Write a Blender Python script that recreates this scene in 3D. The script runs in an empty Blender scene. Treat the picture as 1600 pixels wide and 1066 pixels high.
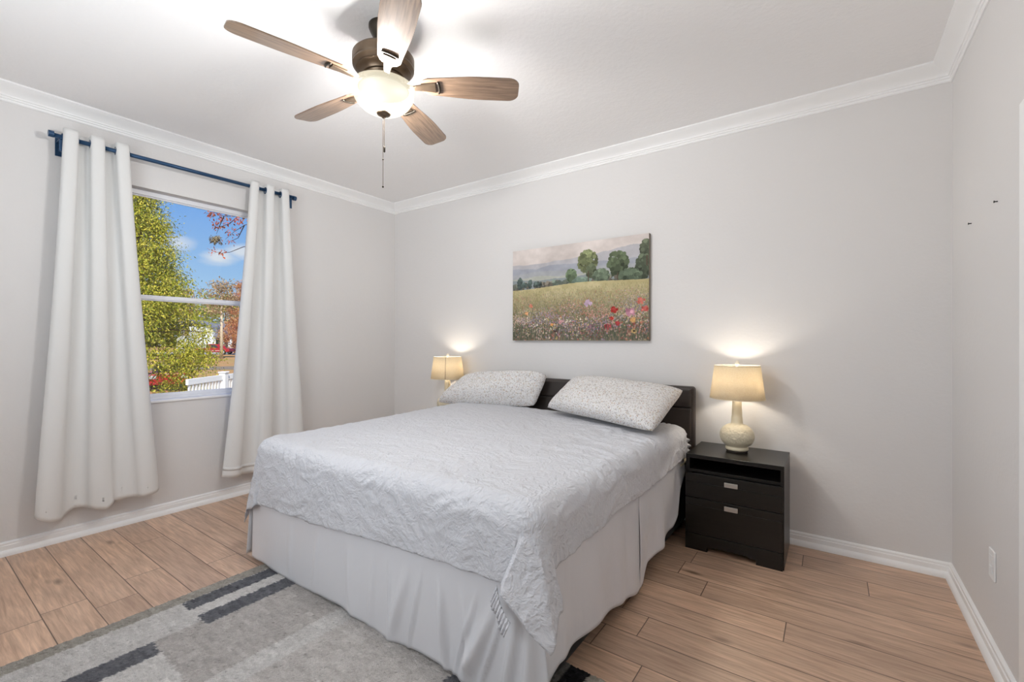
import bpy, bmesh, math, random
import numpy as np
from mathutils import Vector, Matrix, noise

# ------------------------------------------------------------------ camera, world, sun, exposure
scene = bpy.context.scene
COL = scene.collection
XL, XR, YB, YF, H = -3.930, 0.5245, 3.315, -0.53, 2.74       # room: left, right, back, front, height
EYE = 1.2572
yaw, pitch, roll = 0.6162, 0.0011, 0.0021
R = Vector((math.cos(yaw), math.sin(yaw), 0)); F = Vector((-math.sin(yaw), math.cos(yaw), 0)); U = Vector((0, 0, 1))
F2 = F*math.cos(pitch) + U*math.sin(pitch); U2 = U*math.cos(pitch) - F*math.sin(pitch)
R3 = R*math.cos(roll) + U2*math.sin(roll); U3 = U2*math.cos(roll) - R*math.sin(roll)
cd = bpy.data.cameras.new('camera'); cam = bpy.data.objects.new('camera', cd); COL.objects.link(cam)
cam.matrix_world = Matrix(((R3.x, U3.x, -F2.x, 0), (R3.y, U3.y, -F2.y, 0), (R3.z, U3.z, -F2.z, EYE), (0, 0, 0, 1)))
cd.sensor_width = 36; cd.lens = 36*705.33/1600; cd.clip_start = 0.02; cd.clip_end = 600
cd.shift_x = (800-799.68)/1600; cd.shift_y = (531.89-533)/1600
scene.camera = cam
vs = scene.view_settings; vs.view_transform = 'Standard'; vs.look = 'None'; vs.gamma = 1; vs.use_curve_mapping = False
vs.exposure = 0.0
scene.cycles.use_denoising = True
scene.cycles.max_bounces = 10; scene.cycles.diffuse_bounces = 6; scene.cycles.transparent_max_bounces = 16
scene.cycles.sample_clamp_indirect = 6

FAN_POWER, LAMP_POWER, FILL_POWER = 74.0, 3.6, 35.0
WARM = (1.0, 0.90, 0.76); COOL = (0.90, 0.95, 1.0)

def srgb(r, g, b):
    return tuple((c/12.92 if c <= 0.04045 else ((c+0.055)/1.055)**2.4) for c in (r/255, g/255, b/255))

world = bpy.data.worlds.new('sky'); scene.world = world; world.use_nodes = True
wn = world.node_tree; wn.nodes.clear()
def wnode(t, **kw):
    n = wn.nodes.new(t)
    for k, v in kw.items(): setattr(n, k, v)
    return n
w_out = wnode('ShaderNodeOutputWorld'); w_bg = wnode('ShaderNodeBackground')
w_tc = wnode('ShaderNodeTexCoord'); w_sep = wnode('ShaderNodeSeparateXYZ')
wn.links.new(w_tc.outputs['Generated'], w_sep.inputs[0])
w_r = wnode('ShaderNodeValToRGB')
e = w_r.color_ramp.elements
e[0].position = 0.0; e[0].color = (*srgb(205, 222, 242), 1); e[1].position = 0.55; e[1].color = (*srgb(64, 116, 214), 1)
k = e.new(0.10); k.color = (*srgb(165, 202, 242), 1); k = e.new(0.26); k.color = (*srgb(112, 166, 238), 1)
wn.links.new(w_sep.outputs[2], w_r.inputs[0])
w_noise = wnode('ShaderNodeTexNoise'); w_noise.inputs['Scale'].default_value = 16.0; w_noise.inputs['Detail'].default_value = 6
w_st = wnode('ShaderNodeMapping'); w_st.inputs['Scale'].default_value = (1, 1, 2.4); wn.links.new(w_tc.outputs['Generated'], w_st.inputs[0]); wn.links.new(w_st.outputs[0], w_noise.inputs[0])
def wmath(op, a, b=None, clamp=False):
    n = wnode('ShaderNodeMath', operation=op); n.use_clamp = clamp
    for i, v in enumerate((a, b)):
        if v is None: continue
        if isinstance(v, (int, float)): n.inputs[i].default_value = v
        else: wn.links.new(v, n.inputs[i])
    return n.outputs[0]
cl_total = None
# small fair weather clouds low in the western sky: azimuth (deg, left of straight ahead), elevation (deg), half widths (deg), density
for az, el, ra, re_, den in ((27.0, 8.2, 2.6, 1.1, .9), (30.6, 9.6, 1.9, .9, .8), (33.0, 8.6, 1.8, 1.0, .9), (24.0, 7.4, 2.2, .9, .6), (36.5, 9.8, 1.6, 1.0, .6), (20, 9, 3, 1.2, .7), (12, 10, 4, 1.5, .8), (42, 11, 4, 1.2, .6), (52, 9, 5, 1.5, .7)):
    d = (F*math.cos(math.radians(az)) - R*math.sin(math.radians(az)))*math.cos(math.radians(el)) + U*math.sin(math.radians(el))
    sb = wnode('ShaderNodeVectorMath', operation='SUBTRACT'); wn.links.new(w_tc.outputs['Generated'], sb.inputs[0]); sb.inputs[1].default_value = d
    sc = wnode('ShaderNodeVectorMath', operation='MULTIPLY'); wn.links.new(sb.outputs[0], sc.inputs[0]); sc.inputs[1].default_value = (1/math.radians(ra), 1/math.radians(ra), 1/math.radians(re_))
    ln = wnode('ShaderNodeVectorMath', operation='LENGTH'); wn.links.new(sc.outputs[0], ln.inputs[0])
    g_ = wmath('MULTIPLY', wmath('SUBTRACT', wmath('ADD', 0.35, wmath('MULTIPLY', w_noise.outputs[0], 1.5)), ln.outputs['Value']), 1.5*den, True)
    cl_total = g_ if cl_total is None else wmath('MAXIMUM', cl_total, g_)
w_mul_out = wmath('MULTIPLY', cl_total, 0.85)
w_mix = wnode('ShaderNodeMixRGB'); w_mix.inputs[2].default_value = (*srgb(232, 234, 242), 1)
wn.links.new(w_mul_out, w_mix.inputs[0]); wn.links.new(w_r.outputs[0], w_mix.inputs[1])
wn.links.new(w_mix.outputs[0], w_bg.inputs[0]); w_bg.inputs[1].default_value = 1.0
wn.links.new(w_bg.outputs[0], w_out.inputs[0])

sd = bpy.data.lights.new('sun', 'SUN'); sun = bpy.data.objects.new('sun', sd); COL.objects.link(sun)
sd.energy = 5.6; sd.angle = math.radians(0.6); sd.color = (1, 0.95, 0.86)
sun.rotation_euler = Vector((0.75, -0.36, 0.88)).to_track_quat('Z', 'Y').to_euler(); sun.location = (0, -20, 20)

# added fill light outside a made-up window in the wall behind the camera
ad = bpy.data.lights.new('added_fill', 'AREA'); area = bpy.data.objects.new('added_fill', ad); COL.objects.link(area)
ad.shape = 'RECTANGLE'; ad.size = 1.5; ad.size_y = 1.3; ad.energy = FILL_POWER; ad.color = COOL
area.location = (-1.8, YF-0.16, 1.60); area.rotation_euler = (math.radians(122), 0, 0)

# ------------------------------------------------------------------ helpers
def new_mat(name, color=(0.8, 0.8, 0.8), rough=0.6, metallic=0.0, spec=0.5):
    m = bpy.data.materials.new(name); m.use_nodes = True
    b = m.node_tree.nodes['Principled BSDF']
    b.inputs['Base Color'].default_value = (*color[:3], 1); b.inputs['Roughness'].default_value = rough
    b.inputs['Metallic'].default_value = metallic; b.inputs['Specular IOR Level'].default_value = spec
    return m
class NT:
    """short-hand for building node materials"""
    def __init__(s, m): s.m = m; s.t = m.node_tree; s.b = s.t.nodes['Principled BSDF']; s.out = s.t.nodes['Material Output']
    def n(s, t, **kw):
        x = s.t.nodes.new(t)
        for k, v in kw.items(): setattr(x, k, v)
        return x
    def l(s, a, b): s.t.links.new(a, b)
    def math(s, op, a, b=None, clamp=False):
        x = s.n('ShaderNodeMath', operation=op); x.use_clamp = clamp
        for i, v in enumerate((a, b)):
            if v is None: continue
            if isinstance(v, (int, float)): x.inputs[i].default_value = v
            else: s.l(v, x.inputs[i])
        return x.outputs[0]
    def noise(s, vec, scale, detail=3, rough=0.5, dist=0.0):
        x = s.n('ShaderNodeTexNoise'); x.inputs['Scale'].default_value = scale; x.inputs['Detail'].default_value = detail
        x.inputs['Roughness'].default_value = rough; x.inputs['Distortion'].default_value = dist
        if vec is not None: s.l(vec, x.inputs['Vector'])
        return x
    def obj(s): return s.n('ShaderNodeTexCoord').outputs['Object']
    def mapping(s, vec, scale=(1, 1, 1), loc=(0, 0, 0), rot=(0, 0, 0)):
        x = s.n('ShaderNodeMapping'); x.inputs['Scale'].default_value = scale; x.inputs['Location'].default_value = loc; x.inputs['Rotation'].default_value = rot
        s.l(vec, x.inputs[0]); return x.outputs[0]
    def ramp(s, fac, stops):
        x = s.n('ShaderNodeValToRGB'); el = x.color_ramp.elements
        for i, (p, c) in enumerate(stops):
            if i < 2: q = el[i]; q.position = p
            else: q = el.new(p)
            q.color = (*c[:3], 1)
        s.l(fac, x.inputs[0]); return x.outputs[0]
    def mix(s, fac, a, b, mode='MIX'):
        x = s.n('ShaderNodeMixRGB', blend_type=mode)
        for i, v in enumerate((fac, a, b)):
            if isinstance(v, (int, float)): x.inputs[i].default_value = v
            elif isinstance(v, tuple): x.inputs[i].default_value = (*v[:3], 1)
            else: s.l(v, x.inputs[i])
        return x.outputs[0]
    def bump(s, height, strength=0.3, dist=0.01):
        x = s.n('ShaderNodeBump'); x.inputs['Strength'].default_value = strength; x.inputs['Distance'].default_value = dist
        s.l(height, x.inputs['Height']); s.l(x.outputs[0], s.b.inputs['Normal'])

class MB:
    """collects geometry, linked as ONE mesh object by build()"""
    def __init__(s): s.v = []; s.f = []
    def add(s, vs_, fs_):
        o = len(s.v); s.v += [tuple(p) for p in vs_]; s.f += [tuple(i+o for i in q) for q in fs_]; return s
    def box(s, x0, x1, y0, y1, z0, z1):
        p = [(x0, y0, z0), (x1, y0, z0), (x1, y1, z0), (x0, y1, z0), (x0, y0, z1), (x1, y0, z1), (x1, y1, z1), (x0, y1, z1)]
        return s.add(p, [(3, 2, 1, 0), (4, 5, 6, 7), (0, 1, 5, 4), (1, 2, 6, 5), (2, 3, 7, 6), (3, 0, 4, 7)])
    def lathe(s, prof, c=(0, 0, 0), n=48, caps=True):
        vs_ = []; fs_ = []
        for r, z in prof:
            for i in range(n):
                a = 2*math.pi*i/n; vs_.append((c[0]+r*math.cos(a), c[1]+r*math.sin(a), c[2]+z))
        for k in range(len(prof)-1):
            for i in range(n):
                j = (i+1) % n; fs_.append((k*n+i, k*n+j, (k+1)*n+j, (k+1)*n+i))
        if caps:
            if prof[0][0] > 1e-5: fs_.append(tuple(reversed(range(n))))
            if prof[-1][0] > 1e-5: fs_.append(tuple((len(prof)-1)*n+i for i in range(n)))
        return s.add(vs_, fs_)
    def tube(s, pts, rad, n=12):
        pts = [Vector(p) for p in pts]; rad = rad if isinstance(rad, (list, tuple)) else [rad]*len(pts)
        vs_ = []; fs_ = []; ref = None
        for k, p in enumerate(pts):
            d = (pts[min(k+1, len(pts)-1)] - pts[max(k-1, 0)]).normalized()
            if ref is None: ref = d.orthogonal().normalized()
            a = (ref - d*ref.dot(d)).normalized(); ref = a; b = d.cross(a)
            for i in range(n):
                t = 2*math.pi*i/n; vs_.append(p + (a*math.cos(t)+b*math.sin(t))*rad[k])
        for k in range(len(pts)-1):
            for i in range(n):
                j = (i+1) % n; fs_.append((k*n+i, k*n+j, (k+1)*n+j, (k+1)*n+i))
        fs_.append(tuple(reversed(range(n)))); fs_.append(tuple((len(pts)-1)*n+i for i in range(n)))
        return s.add(vs_, fs_)
    def prism(s, poly, axis, a, b):
        """extrude a 2D polygon along axis ('x','y','z') from a to b"""
        def P(u, v, w): return {'x': (w, u, v), 'y': (u, w, v), 'z': (u, v, w)}[axis]
        n = len(poly)
        vs_ = [P(u, v, a) for u, v in poly]+[P(u, v, b) for u, v in poly]
        fs_ = [tuple(reversed(range(n))), tuple(range(n, 2*n))]+[(i, (i+1) % n, n+(i+1) % n, n+i) for i in range(n)]
        return s.add(vs_, fs_)
    def sphere(s, c, r, n=16, m=10, sc=(1, 1, 1)):
        prof = [(math.sin(math.pi*k/m), -math.cos(math.pi*k/m)) for k in range(m+1)]
        t = MB(); t.lathe([(max(a, 1e-4), b) for a, b in prof], n=n, caps=False)
        return s.add([(c[0]+x*r*sc[0], c[1]+y*r*sc[1], c[2]+z*r*sc[2]) for x, y, z in t.v], t.f)
    def grid(s, P):
        """P: nested list [i][j] of points"""
        ni, nj = len(P), len(P[0])
        return s.add([p for row in P for p in row], [(i*nj+j, (i+1)*nj+j, (i+1)*nj+j+1, i*nj+j+1) for i in range(ni-1) for j in range(nj-1)])
    def build(s, name, mat, parent=None, smooth=False, bevel=0.0, seg=2, solid=0.0, auto=None):
        me = bpy.data.meshes.new(name); me.from_pydata(s.v, [], s.f)
        bm = bmesh.new(); bm.from_mesh(me); bmesh.ops.recalc_face_normals(bm, faces=bm.faces); bm.to_mesh(me); bm.free()
        o = bpy.data.objects.new(name, me); COL.objects.link(o)
        if mat: me.materials.append(mat)
        if smooth or auto:
            for p in me.polygons: p.use_smooth = True
        if auto: me.set_sharp_from_angle(angle=math.radians(auto))
        if solid:
            q = o.modifiers.new('thick', 'SOLIDIFY'); q.thickness = solid; q.offset = -1
        if bevel:
            q = o.modifiers.new('bevel', 'BEVEL'); q.width = bevel; q.segments = seg; q.limit_method = 'ANGLE'; q.angle_limit = math.radians(40)
        if parent is not None: attach(o, parent)
        return o
def attach(o, parent):
    o.parent = parent
    m = Matrix.Identity(4); q = parent
    while q is not None:
        m = Matrix.LocRotScale(q.location, q.rotation_euler, q.scale) @ (q.matrix_parent_inverse if q.parent else Matrix.Identity(4)).copy() if q.parent is None else m
        q = q.parent
    root = parent
    while root.parent is not None: root = root.parent
    if parent is root: o.matrix_parent_inverse = Matrix.LocRotScale(root.location, root.rotation_euler, root.scale).inverted()
    else: o.matrix_parent_inverse = Matrix.Identity(4)
    return o
def tag(o, label, cat, group=None, kind=None):
    o['label'] = label; o['category'] = cat
    if group: o['group'] = group
    if kind: o['kind'] = kind
    return o
def thing(name, loc, label, cat, group=None):
    o = bpy.data.objects.new(name, None); COL.objects.link(o); o.location = loc; o.empty_display_size = 0.05
    return tag(o, label, cat, group)
def struct(o):
    o['kind'] = 'structure'; return o
def copy_tree(o, parent=None):
    c = o.copy(); COL.objects.link(c)
    if parent is not None: c.parent = parent; c.matrix_parent_inverse = o.matrix_parent_inverse.copy()
    for ch in [q for q in bpy.data.objects if q.parent == o]: copy_tree(ch, c)
    return c
def sstep(a, b, x):
    t = min(1, max(0, (x-a)/(b-a))); return t*t*(3-2*t)
def lerp_table(tab, x):
    if x <= tab[0][0]: return tab[0][1]
    for (a, va), (b, vb) in zip(tab, tab[1:]):
        if x <= b: return va+(vb-va)*(x-a)/(b-a)
    return tab[-1][1]

# ------------------------------------------------------------------ materials
def wall_mat(name, col, scale=55, strength=0.12):
    m = new_mat(name, col, 0.85, spec=0.25); t = NT(m); o = t.obj()
    a = t.noise(o, scale, 4, 0.55); b = t.noise(o, scale*0.3, 3)
    h = t.math('ADD', t.math('MULTIPLY', a.outputs[0], 0.6), t.math('MULTIPLY', b.outputs[0], 0.6))
    t.bump(h, strength, 0.012); return m
M_wall = wall_mat('warm_white_paint', srgb(224, 222, 221))
M_ceil = wall_mat('ceiling_paint', srgb(246, 245, 245), 45, 0.25)
M_trim = new_mat('white_gloss_trim', srgb(246, 246, 246), 0.38)
M_vinyl = new_mat('white_vinyl', srgb(240, 241, 245), 0.35)

def floor_mat():
    m = new_mat('oak_laminate', rough=0.42, spec=0.8); t = NT(m); o = t.obj()
    sp = t.n('ShaderNodeSeparateXYZ'); t.l(o, sp.inputs[0]); X, Y = sp.outputs[0], sp.outputs[1]
    rowf = t.math('DIVIDE', t.math('ADD', Y, 3.2-0.12), 0.16); row = t.math('FLOOR', rowf); fy = t.math('FRACT', rowf)
    wn_ = t.n('ShaderNodeTexWhiteNoise', noise_dimensions='1D'); t.l(row, wn_.inputs['W'])
    xf = t.math('DIVIDE', t.math('ADD', t.math('ADD', X, 10.0), t.math('MULTIPLY', wn_.outputs[0], 1.25)), 1.25)
    ix = t.math('FLOOR', xf); fx = t.math('FRACT', xf)
    idv = t.n('ShaderNodeCombineXYZ'); t.l(ix, idv.inputs[0]); t.l(row, idv.inputs[1])
    wn2 = t.n('ShaderNodeTexWhiteNoise', noise_dimensions='3D'); t.l(idv.outputs[0], wn2.inputs['Vector'])
    off = t.n('ShaderNodeVectorMath', operation='SCALE'); t.l(wn2.outputs['Color'], off.inputs[0]); off.inputs['Scale'].default_value = 37
    add = t.n('ShaderNodeVectorMath', operation='ADD'); t.l(o, add.inputs[0]); t.l(off.outputs[0], add.inputs[1])
    g1 = t.noise(t.mapping(add.outputs[0], (2.2, 34, 1)), 2.2, 6, 0.62, 0.6)
    cath = t.n('ShaderNodeTexWave', wave_type='RINGS', rings_direction='Y'); cath.inputs['Scale'].default_value = 1.0
    cath.inputs['Distortion'].default_value = 14; cath.inputs['Detail'].default_value = 3; cath.inputs['Detail Scale'].default_value = 0.9; cath.inputs['Detail Roughness'].default_value = 0.55
    t.l(t.mapping(add.outputs[0], (0.9, 9, 1)), cath.inputs['Vector'])
    big = t.noise(t.mapping(add.outputs[0], (0.9, 3.2, 1)), 1.6, 3)
    c = t.ramp(g1.outputs[0], [(0.28, srgb(176, 142, 117)), (0.72, srgb(230, 197, 170))])
    wv = t.ramp(cath.outputs[0], [(0.0, (0.80, 0.79, 0.78)), (0.5, (1.0, 1.0, 1.0))])
    c = t.mix(0.55, c, wv, 'MULTIPLY')
    c = t.mix(0.6, c, t.ramp(big.outputs[0], [(0.3, (0.78, 0.78, 0.78)), (0.7, (1.12, 1.12, 1.12))]), 'MULTIPLY')
    kn = t.n('ShaderNodeTexVoronoi'); kn.inputs['Scale'].default_value = 1.0; t.l(t.mapping(add.outputs[0], (2.1, 6.2, 1)), kn.inputs['Vector'])
    c = t.mix(t.ramp(kn.outputs['Distance'], [(0.03, (0.75, 0.75, 0.75)), (0.13, (0, 0, 0))]), c, srgb(104, 78, 60))
    tone = t.ramp(wn2.outputs[0], [(0, (0.86, 0.85, 0.85)), (1, (1.1, 1.08, 1.06))])
    c = t.mix(1.0, c, tone, 'MULTIPLY')
    ey = t.math('MINIMUM', fy, t.math('SUBTRACT', 1.0, fy)); ex = t.math('MULTIPLY', t.math('MINIMUM', fx, t.math('SUBTRACT', 1.0, fx)), 1.25/0.16)
    ed = t.math('MINIMUM', ey, ex); line = t.ramp(ed, [(0.004, (1, 1, 1)), (0.017, (0, 0, 0))])
    c = t.mix(line, c, srgb(78, 58, 45)); t.l(c, t.b.inputs['Base Color'])
    hh = t.math('SUBTRACT', t.math('MULTIPLY', g1.outputs[0], 0.25), line); t.bump(hh, 0.35, 0.003)
    rr = t.math('ADD', 0.30, t.math('MULTIPLY', g1.outputs[0], 0.14)); t.l(rr, t.b.inputs['Roughness'])
    return m
M_floor = floor_mat()

# ------------------------------------------------------------------ room shell
T = 0.13
struct(MB().box(XL-T, XR+T, YF-T, YB+T, -0.12, 0.0).build('floor', M_floor))
struct(MB().box(XL-T, XR+T, YF-T, YB+T, H, H+0.12).build('ceiling', M_ceil))
struct(MB().box(XL-T, XR+T, YB, YB+T, 0, H).build('wall_back', M_wall))
WY0, WY1, WZ0, WZ1 = 0.90, 1.95, 0.826, 2.325        # window opening in the left wall
w = MB(); w.box(XL-T, XL, YF-T, WY0, 0, H).box(XL-T, XL, WY1, YB, 0, H).box(XL-T, XL, WY0, WY1, 0, WZ0).box(XL-T, XL, WY0, WY1, WZ1, H)
struct(w.build('wall_left', M_wall))
DY0, DY1, DZ = 1.29, 2.127, 1.98                       # door in the right wall, just beyond the frame
w = MB(); w.box(XR, XR+T, YF-T, DY0, 0, H).box(XR, XR+T, DY1, YB, 0, H).box(XR, XR+T, DY0, DY1, DZ, H)
struct(w.build('wall_right', M_wall))
FX0, FX1, FZ0, FZ1 = -2.6, -1.0, 0.9, 2.3             # unseen opening, added for the fill light, in the wall behind the camera
w = MB(); w.box(XL, FX0, YF-T, YF, 0, H).box(FX1, XR, YF-T, YF, 0, H).box(FX0, FX1, YF-T, YF, 0, FZ0).box(FX0, FX1, YF-T, YF, FZ1, H)
struct(w.build('wall_front', M_wall))

def sweep(name, prof, path_a, path_b, nrm, mit_a, mit_b, mat):
    """prof: (out from wall, z). mitred at both ends"""
    a, b, n = Vector(path_a), Vector(path_b), Vector(nrm); d = (b-a).normalized()
    va = [a+n*o+d*(o*mit_a)+Vector((0, 0, z)) for o, z in prof]; vb = [b+n*o-d*(o*mit_b)+Vector((0, 0, z)) for o, z in prof]
    N = len(prof); m = MB(); m.add(va+vb, [(i, (i+1) % N, N+(i+1) % N, N+i) for i in range(N)]+[tuple(range(N)), tuple(range(2*N-1, N-1, -1))])
    return struct(m.build(name, mat, auto=35))
crown = [(0, 0), (0.088, 0), (0.088, -0.010), (0.080, -0.014)]
for i in range(9):
    a = i/8; crown.append((0.074-0.052*a - 0.010*math.sin(a*math.pi), -0.020-0.040*a - 0.002*math.sin(a*math.pi)))
crown += [(0.022, -0.066), (0.016, -0.068), (0.016, -0.078), (0.010, -0.081), (0.010, -0.090), (0.006, -0.095), (0, -0.095)]
base = [(0, 0), (0.030, 0), (0.030, 0.018), (0.022, 0.030), (0.016, 0.034), (0.016, 0.058), (0.012, 0.062), (0.012, 0.072), (0.007, 0.078), (0, 0.080)]
sides = {'back': ((XL, YB, 0), (XR, YB, 0), (0, -1, 0)), 'right': ((XR, YF, 0), (XR, YB, 0), (-1, 0, 0)),
         'left': ((XL, YF, 0), (XL, YB, 0), (1, 0, 0)), 'front': ((XL, YF, 0), (XR, YF, 0), (0, 1, 0))}
for i, (sname, (a, b, n)) in enumerate(sides.items()):
    up = lambda p: (p[0], p[1], H)
    sweep('trim_%d' % (i+1), crown, up(a), up(b), n, 1, 1, M_trim)
    if sname == 'right':
        sweep('baseboard_right', base, (XR, DY1+0.07, 0), b, n, 0, 1, M_trim)
    else: sweep('baseboard_'+sname, base, a, b, n, 1, 1, M_trim)
# door and casing in the right wall
m = MB(); m.box(XR-0.018, XR, DY1, DY1+0.066, 0, DZ+0.066).box(XR-0.018, XR, DY0-0.066, DY0, 0, DZ+0.066).box(XR-0.018, XR, DY0, DY1, DZ, DZ+0.066)
struct(m.build('trim_5', M_trim, bevel=0.004))
dr = struct(MB().box(XR+0.03, XR+0.07, DY0, DY1, 0.005, DZ).build('door_1', M_trim))
m = MB()
for y0, y1 in ((DY0+0.1, DY0+0.38), (DY0+0.46, DY1-0.1)):
    for z0, z1 in ((0.2, 0.9), (1.02, 1.85)): m.box(XR+0.024, XR+0.031, y0, y1, z0, z1)
m.build('door_panel', M_trim, dr, bevel=0.004)
MB().tube([(XR+0.03, DY0+0.06, 0.95), (XR-0.02, DY0+0.06, 0.95)], 0.012).sphere((XR-0.035, DY0+0.06, 0.95), 0.027).build('door_knob', new_mat('knob_metal', (0.5, 0.48, 0.45), 0.3, 1), dr, smooth=True)

# window 1 (left wall)
M_glass = bpy.data.materials.new('window_glass'); M_glass.use_nodes = True
t = M_glass.node_tree; t.nodes.clear()
o_ = t.nodes.new('ShaderNodeOutputMaterial'); tr = t.nodes.new('ShaderNodeBsdfTransparent'); gl = t.nodes.new('ShaderNodeBsdfGlossy'); mx = t.nodes.new('ShaderNodeMixShader')
gl.inputs['Roughness'].default_value = 0.02; tr.inputs[0].default_value = (0.96, 0.98, 0.97, 1); mx.inputs[0].default_value = 0.025
t.links.new(tr.outputs[0], mx.inputs[1]); t.links.new(gl.outputs[0], mx.inputs[2]); t.links.new(mx.outputs[0], o_.inputs[0])
win = struct(MB().box(XL-0.115, XL-0.075, WY0, WY0+0.045, WZ0, WZ1).box(XL-0.115, XL-0.075, WY1-0.045, WY1, WZ0, WZ1)
             .box(XL-0.115, XL-0.075, WY0+0.045, WY1-0.045, WZ1-0.032, WZ1).box(XL-0.115, XL-0.075, WY0+0.045, WY1-0.045, WZ0, WZ0+0.025).build('window_1', M_vinyl, bevel=0.003))
m = MB()   # upper sash (outer)
m.box(XL-0.108, XL-0.092, WY0+0.045, WY1-0.045, 2.285, 2.295).box(XL-0.108, XL-0.092, WY0+0.045, WY0+0.07, 1.57, 2.285).box(XL-0.108, XL-0.092, WY1-0.07, WY1-0.045, 1.57, 2.285)
m.box(XL-0.108, XL-0.092, WY0+0.045, WY1-0.045, 1.548, 1.582)
m.build('upper_sash', M_vinyl, win, bevel=0.003)
m = MB()   # lower sash (inner)
m.box(XL-0.09, XL-0.066, WY0+0.045, WY1-0.045, 1.550, 1.578).box(XL-0.094, XL-0.074, WY0+0.045, WY1-0.045, 1.541, 1.560)
m.box(XL-0.09, XL-0.07, WY0+0.045, WY0+0.085, 0.85, 1.545).box(XL-0.09, XL-0.07, WY1-0.085, WY1-0.045, 0.85, 1.545)
m.box(XL-0.09, XL-0.07, WY0+0.045, WY1-0.045, 0.845, 0.868)
m.build('lower_sash', M_vinyl, win, bevel=0.003)
MB().box(XL-0.101, XL-0.098, WY0+0.06, WY1-0.06, 1.57, 2.29).box(XL-0.082, XL-0.079, WY0+0.07, WY1-0.07, 0.86, 1.55).build('glass', M_glass, win)
MB().box(XL-0.088, XL-0.07, 1.752, 1.770, 1.524, 1.542).build('sash_stop', new_mat('black_plastic', (0.01, 0.01, 0.01), 0.5), win)
struct(MB().box(XL-0.075, XL+0.012, WY0, WY1, WZ0-0.018, WZ0+0.002).build('trim_6', M_trim, bevel=0.005))
# unseen slab added to keep the sun out of the rear opening
struct(MB().box(XL-1.0, XR+5.0, YF-4.2, YF-T, 2.62, 2.74).build('sun_blocker', M_trim))
# made-up window behind the camera, added to let the fill light in
added_win = struct(MB().box(FX0, FX0+0.05, YF-0.11, YF-0.07, FZ0, FZ1).box(FX1-0.05, FX1, YF-0.11, YF-0.07, FZ0, FZ1).box(FX0+0.05, FX1-0.05, YF-0.11, YF-0.07, FZ1-0.05, FZ1)
              .box(FX0+0.05, FX1-0.05, YF-0.11, YF-0.07, FZ0, FZ0+0.05).box(FX0+0.05, FX1-0.05, YF-0.105, YF-0.075, 1.58, 1.62).build('added_window', M_vinyl, bevel=0.003))
MB().box(FX0+0.05, FX1-0.05, YF-0.094, YF-0.090, FZ0+0.05, 1.58).box(FX0+0.05, FX1-0.05, YF-0.094, YF-0.090, 1.62, FZ1-0.05).build('glass', M_glass, added_win)

# ------------------------------------------------------------------ right wall fittings
M_plate = new_mat('white_plate', srgb(238, 238, 238), 0.35)
oc = thing('wall_outlet', (XR, 2.56, 0.376), 'white duplex wall outlet low on the right wall', 'outlet')
MB().box(XR-0.007, XR, 2.523, 2.597, 0.318, 0.434).build('cover_plate', M_plate, oc, bevel=0.003)
for zc in (0.397, 0.355):
    rc = MB().box(XR-0.009, XR-0.006, 2.544, 2.576, zc-0.014, zc+0.014).build('receptacle', M_plate, oc, bevel=0.002)
M_dark = new_mat('dark_metal', (0.03, 0.03, 0.03), 0.5, 0.6)
for y, lab in ((2.912, 'dark screw in right wall nearer to the back corner, low one in the photo'), (2.511, 'dark screw in right wall farther from the back corner, higher one in the photo')):
    q = thing('wall_screw', (XR, y, 1.801), lab, 'screw', 'screws left in the right wall')
    MB().tube([(XR, y, 1.801), (XR-0.009, y, 1.801)], 0.0022, 8).build('shank', M_dark, q)
    MB().tube([(XR-0.009, y, 1.801), (XR-0.0115, y, 1.801)], 0.0046, 12).build('screw_head', M_dark, q)

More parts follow.
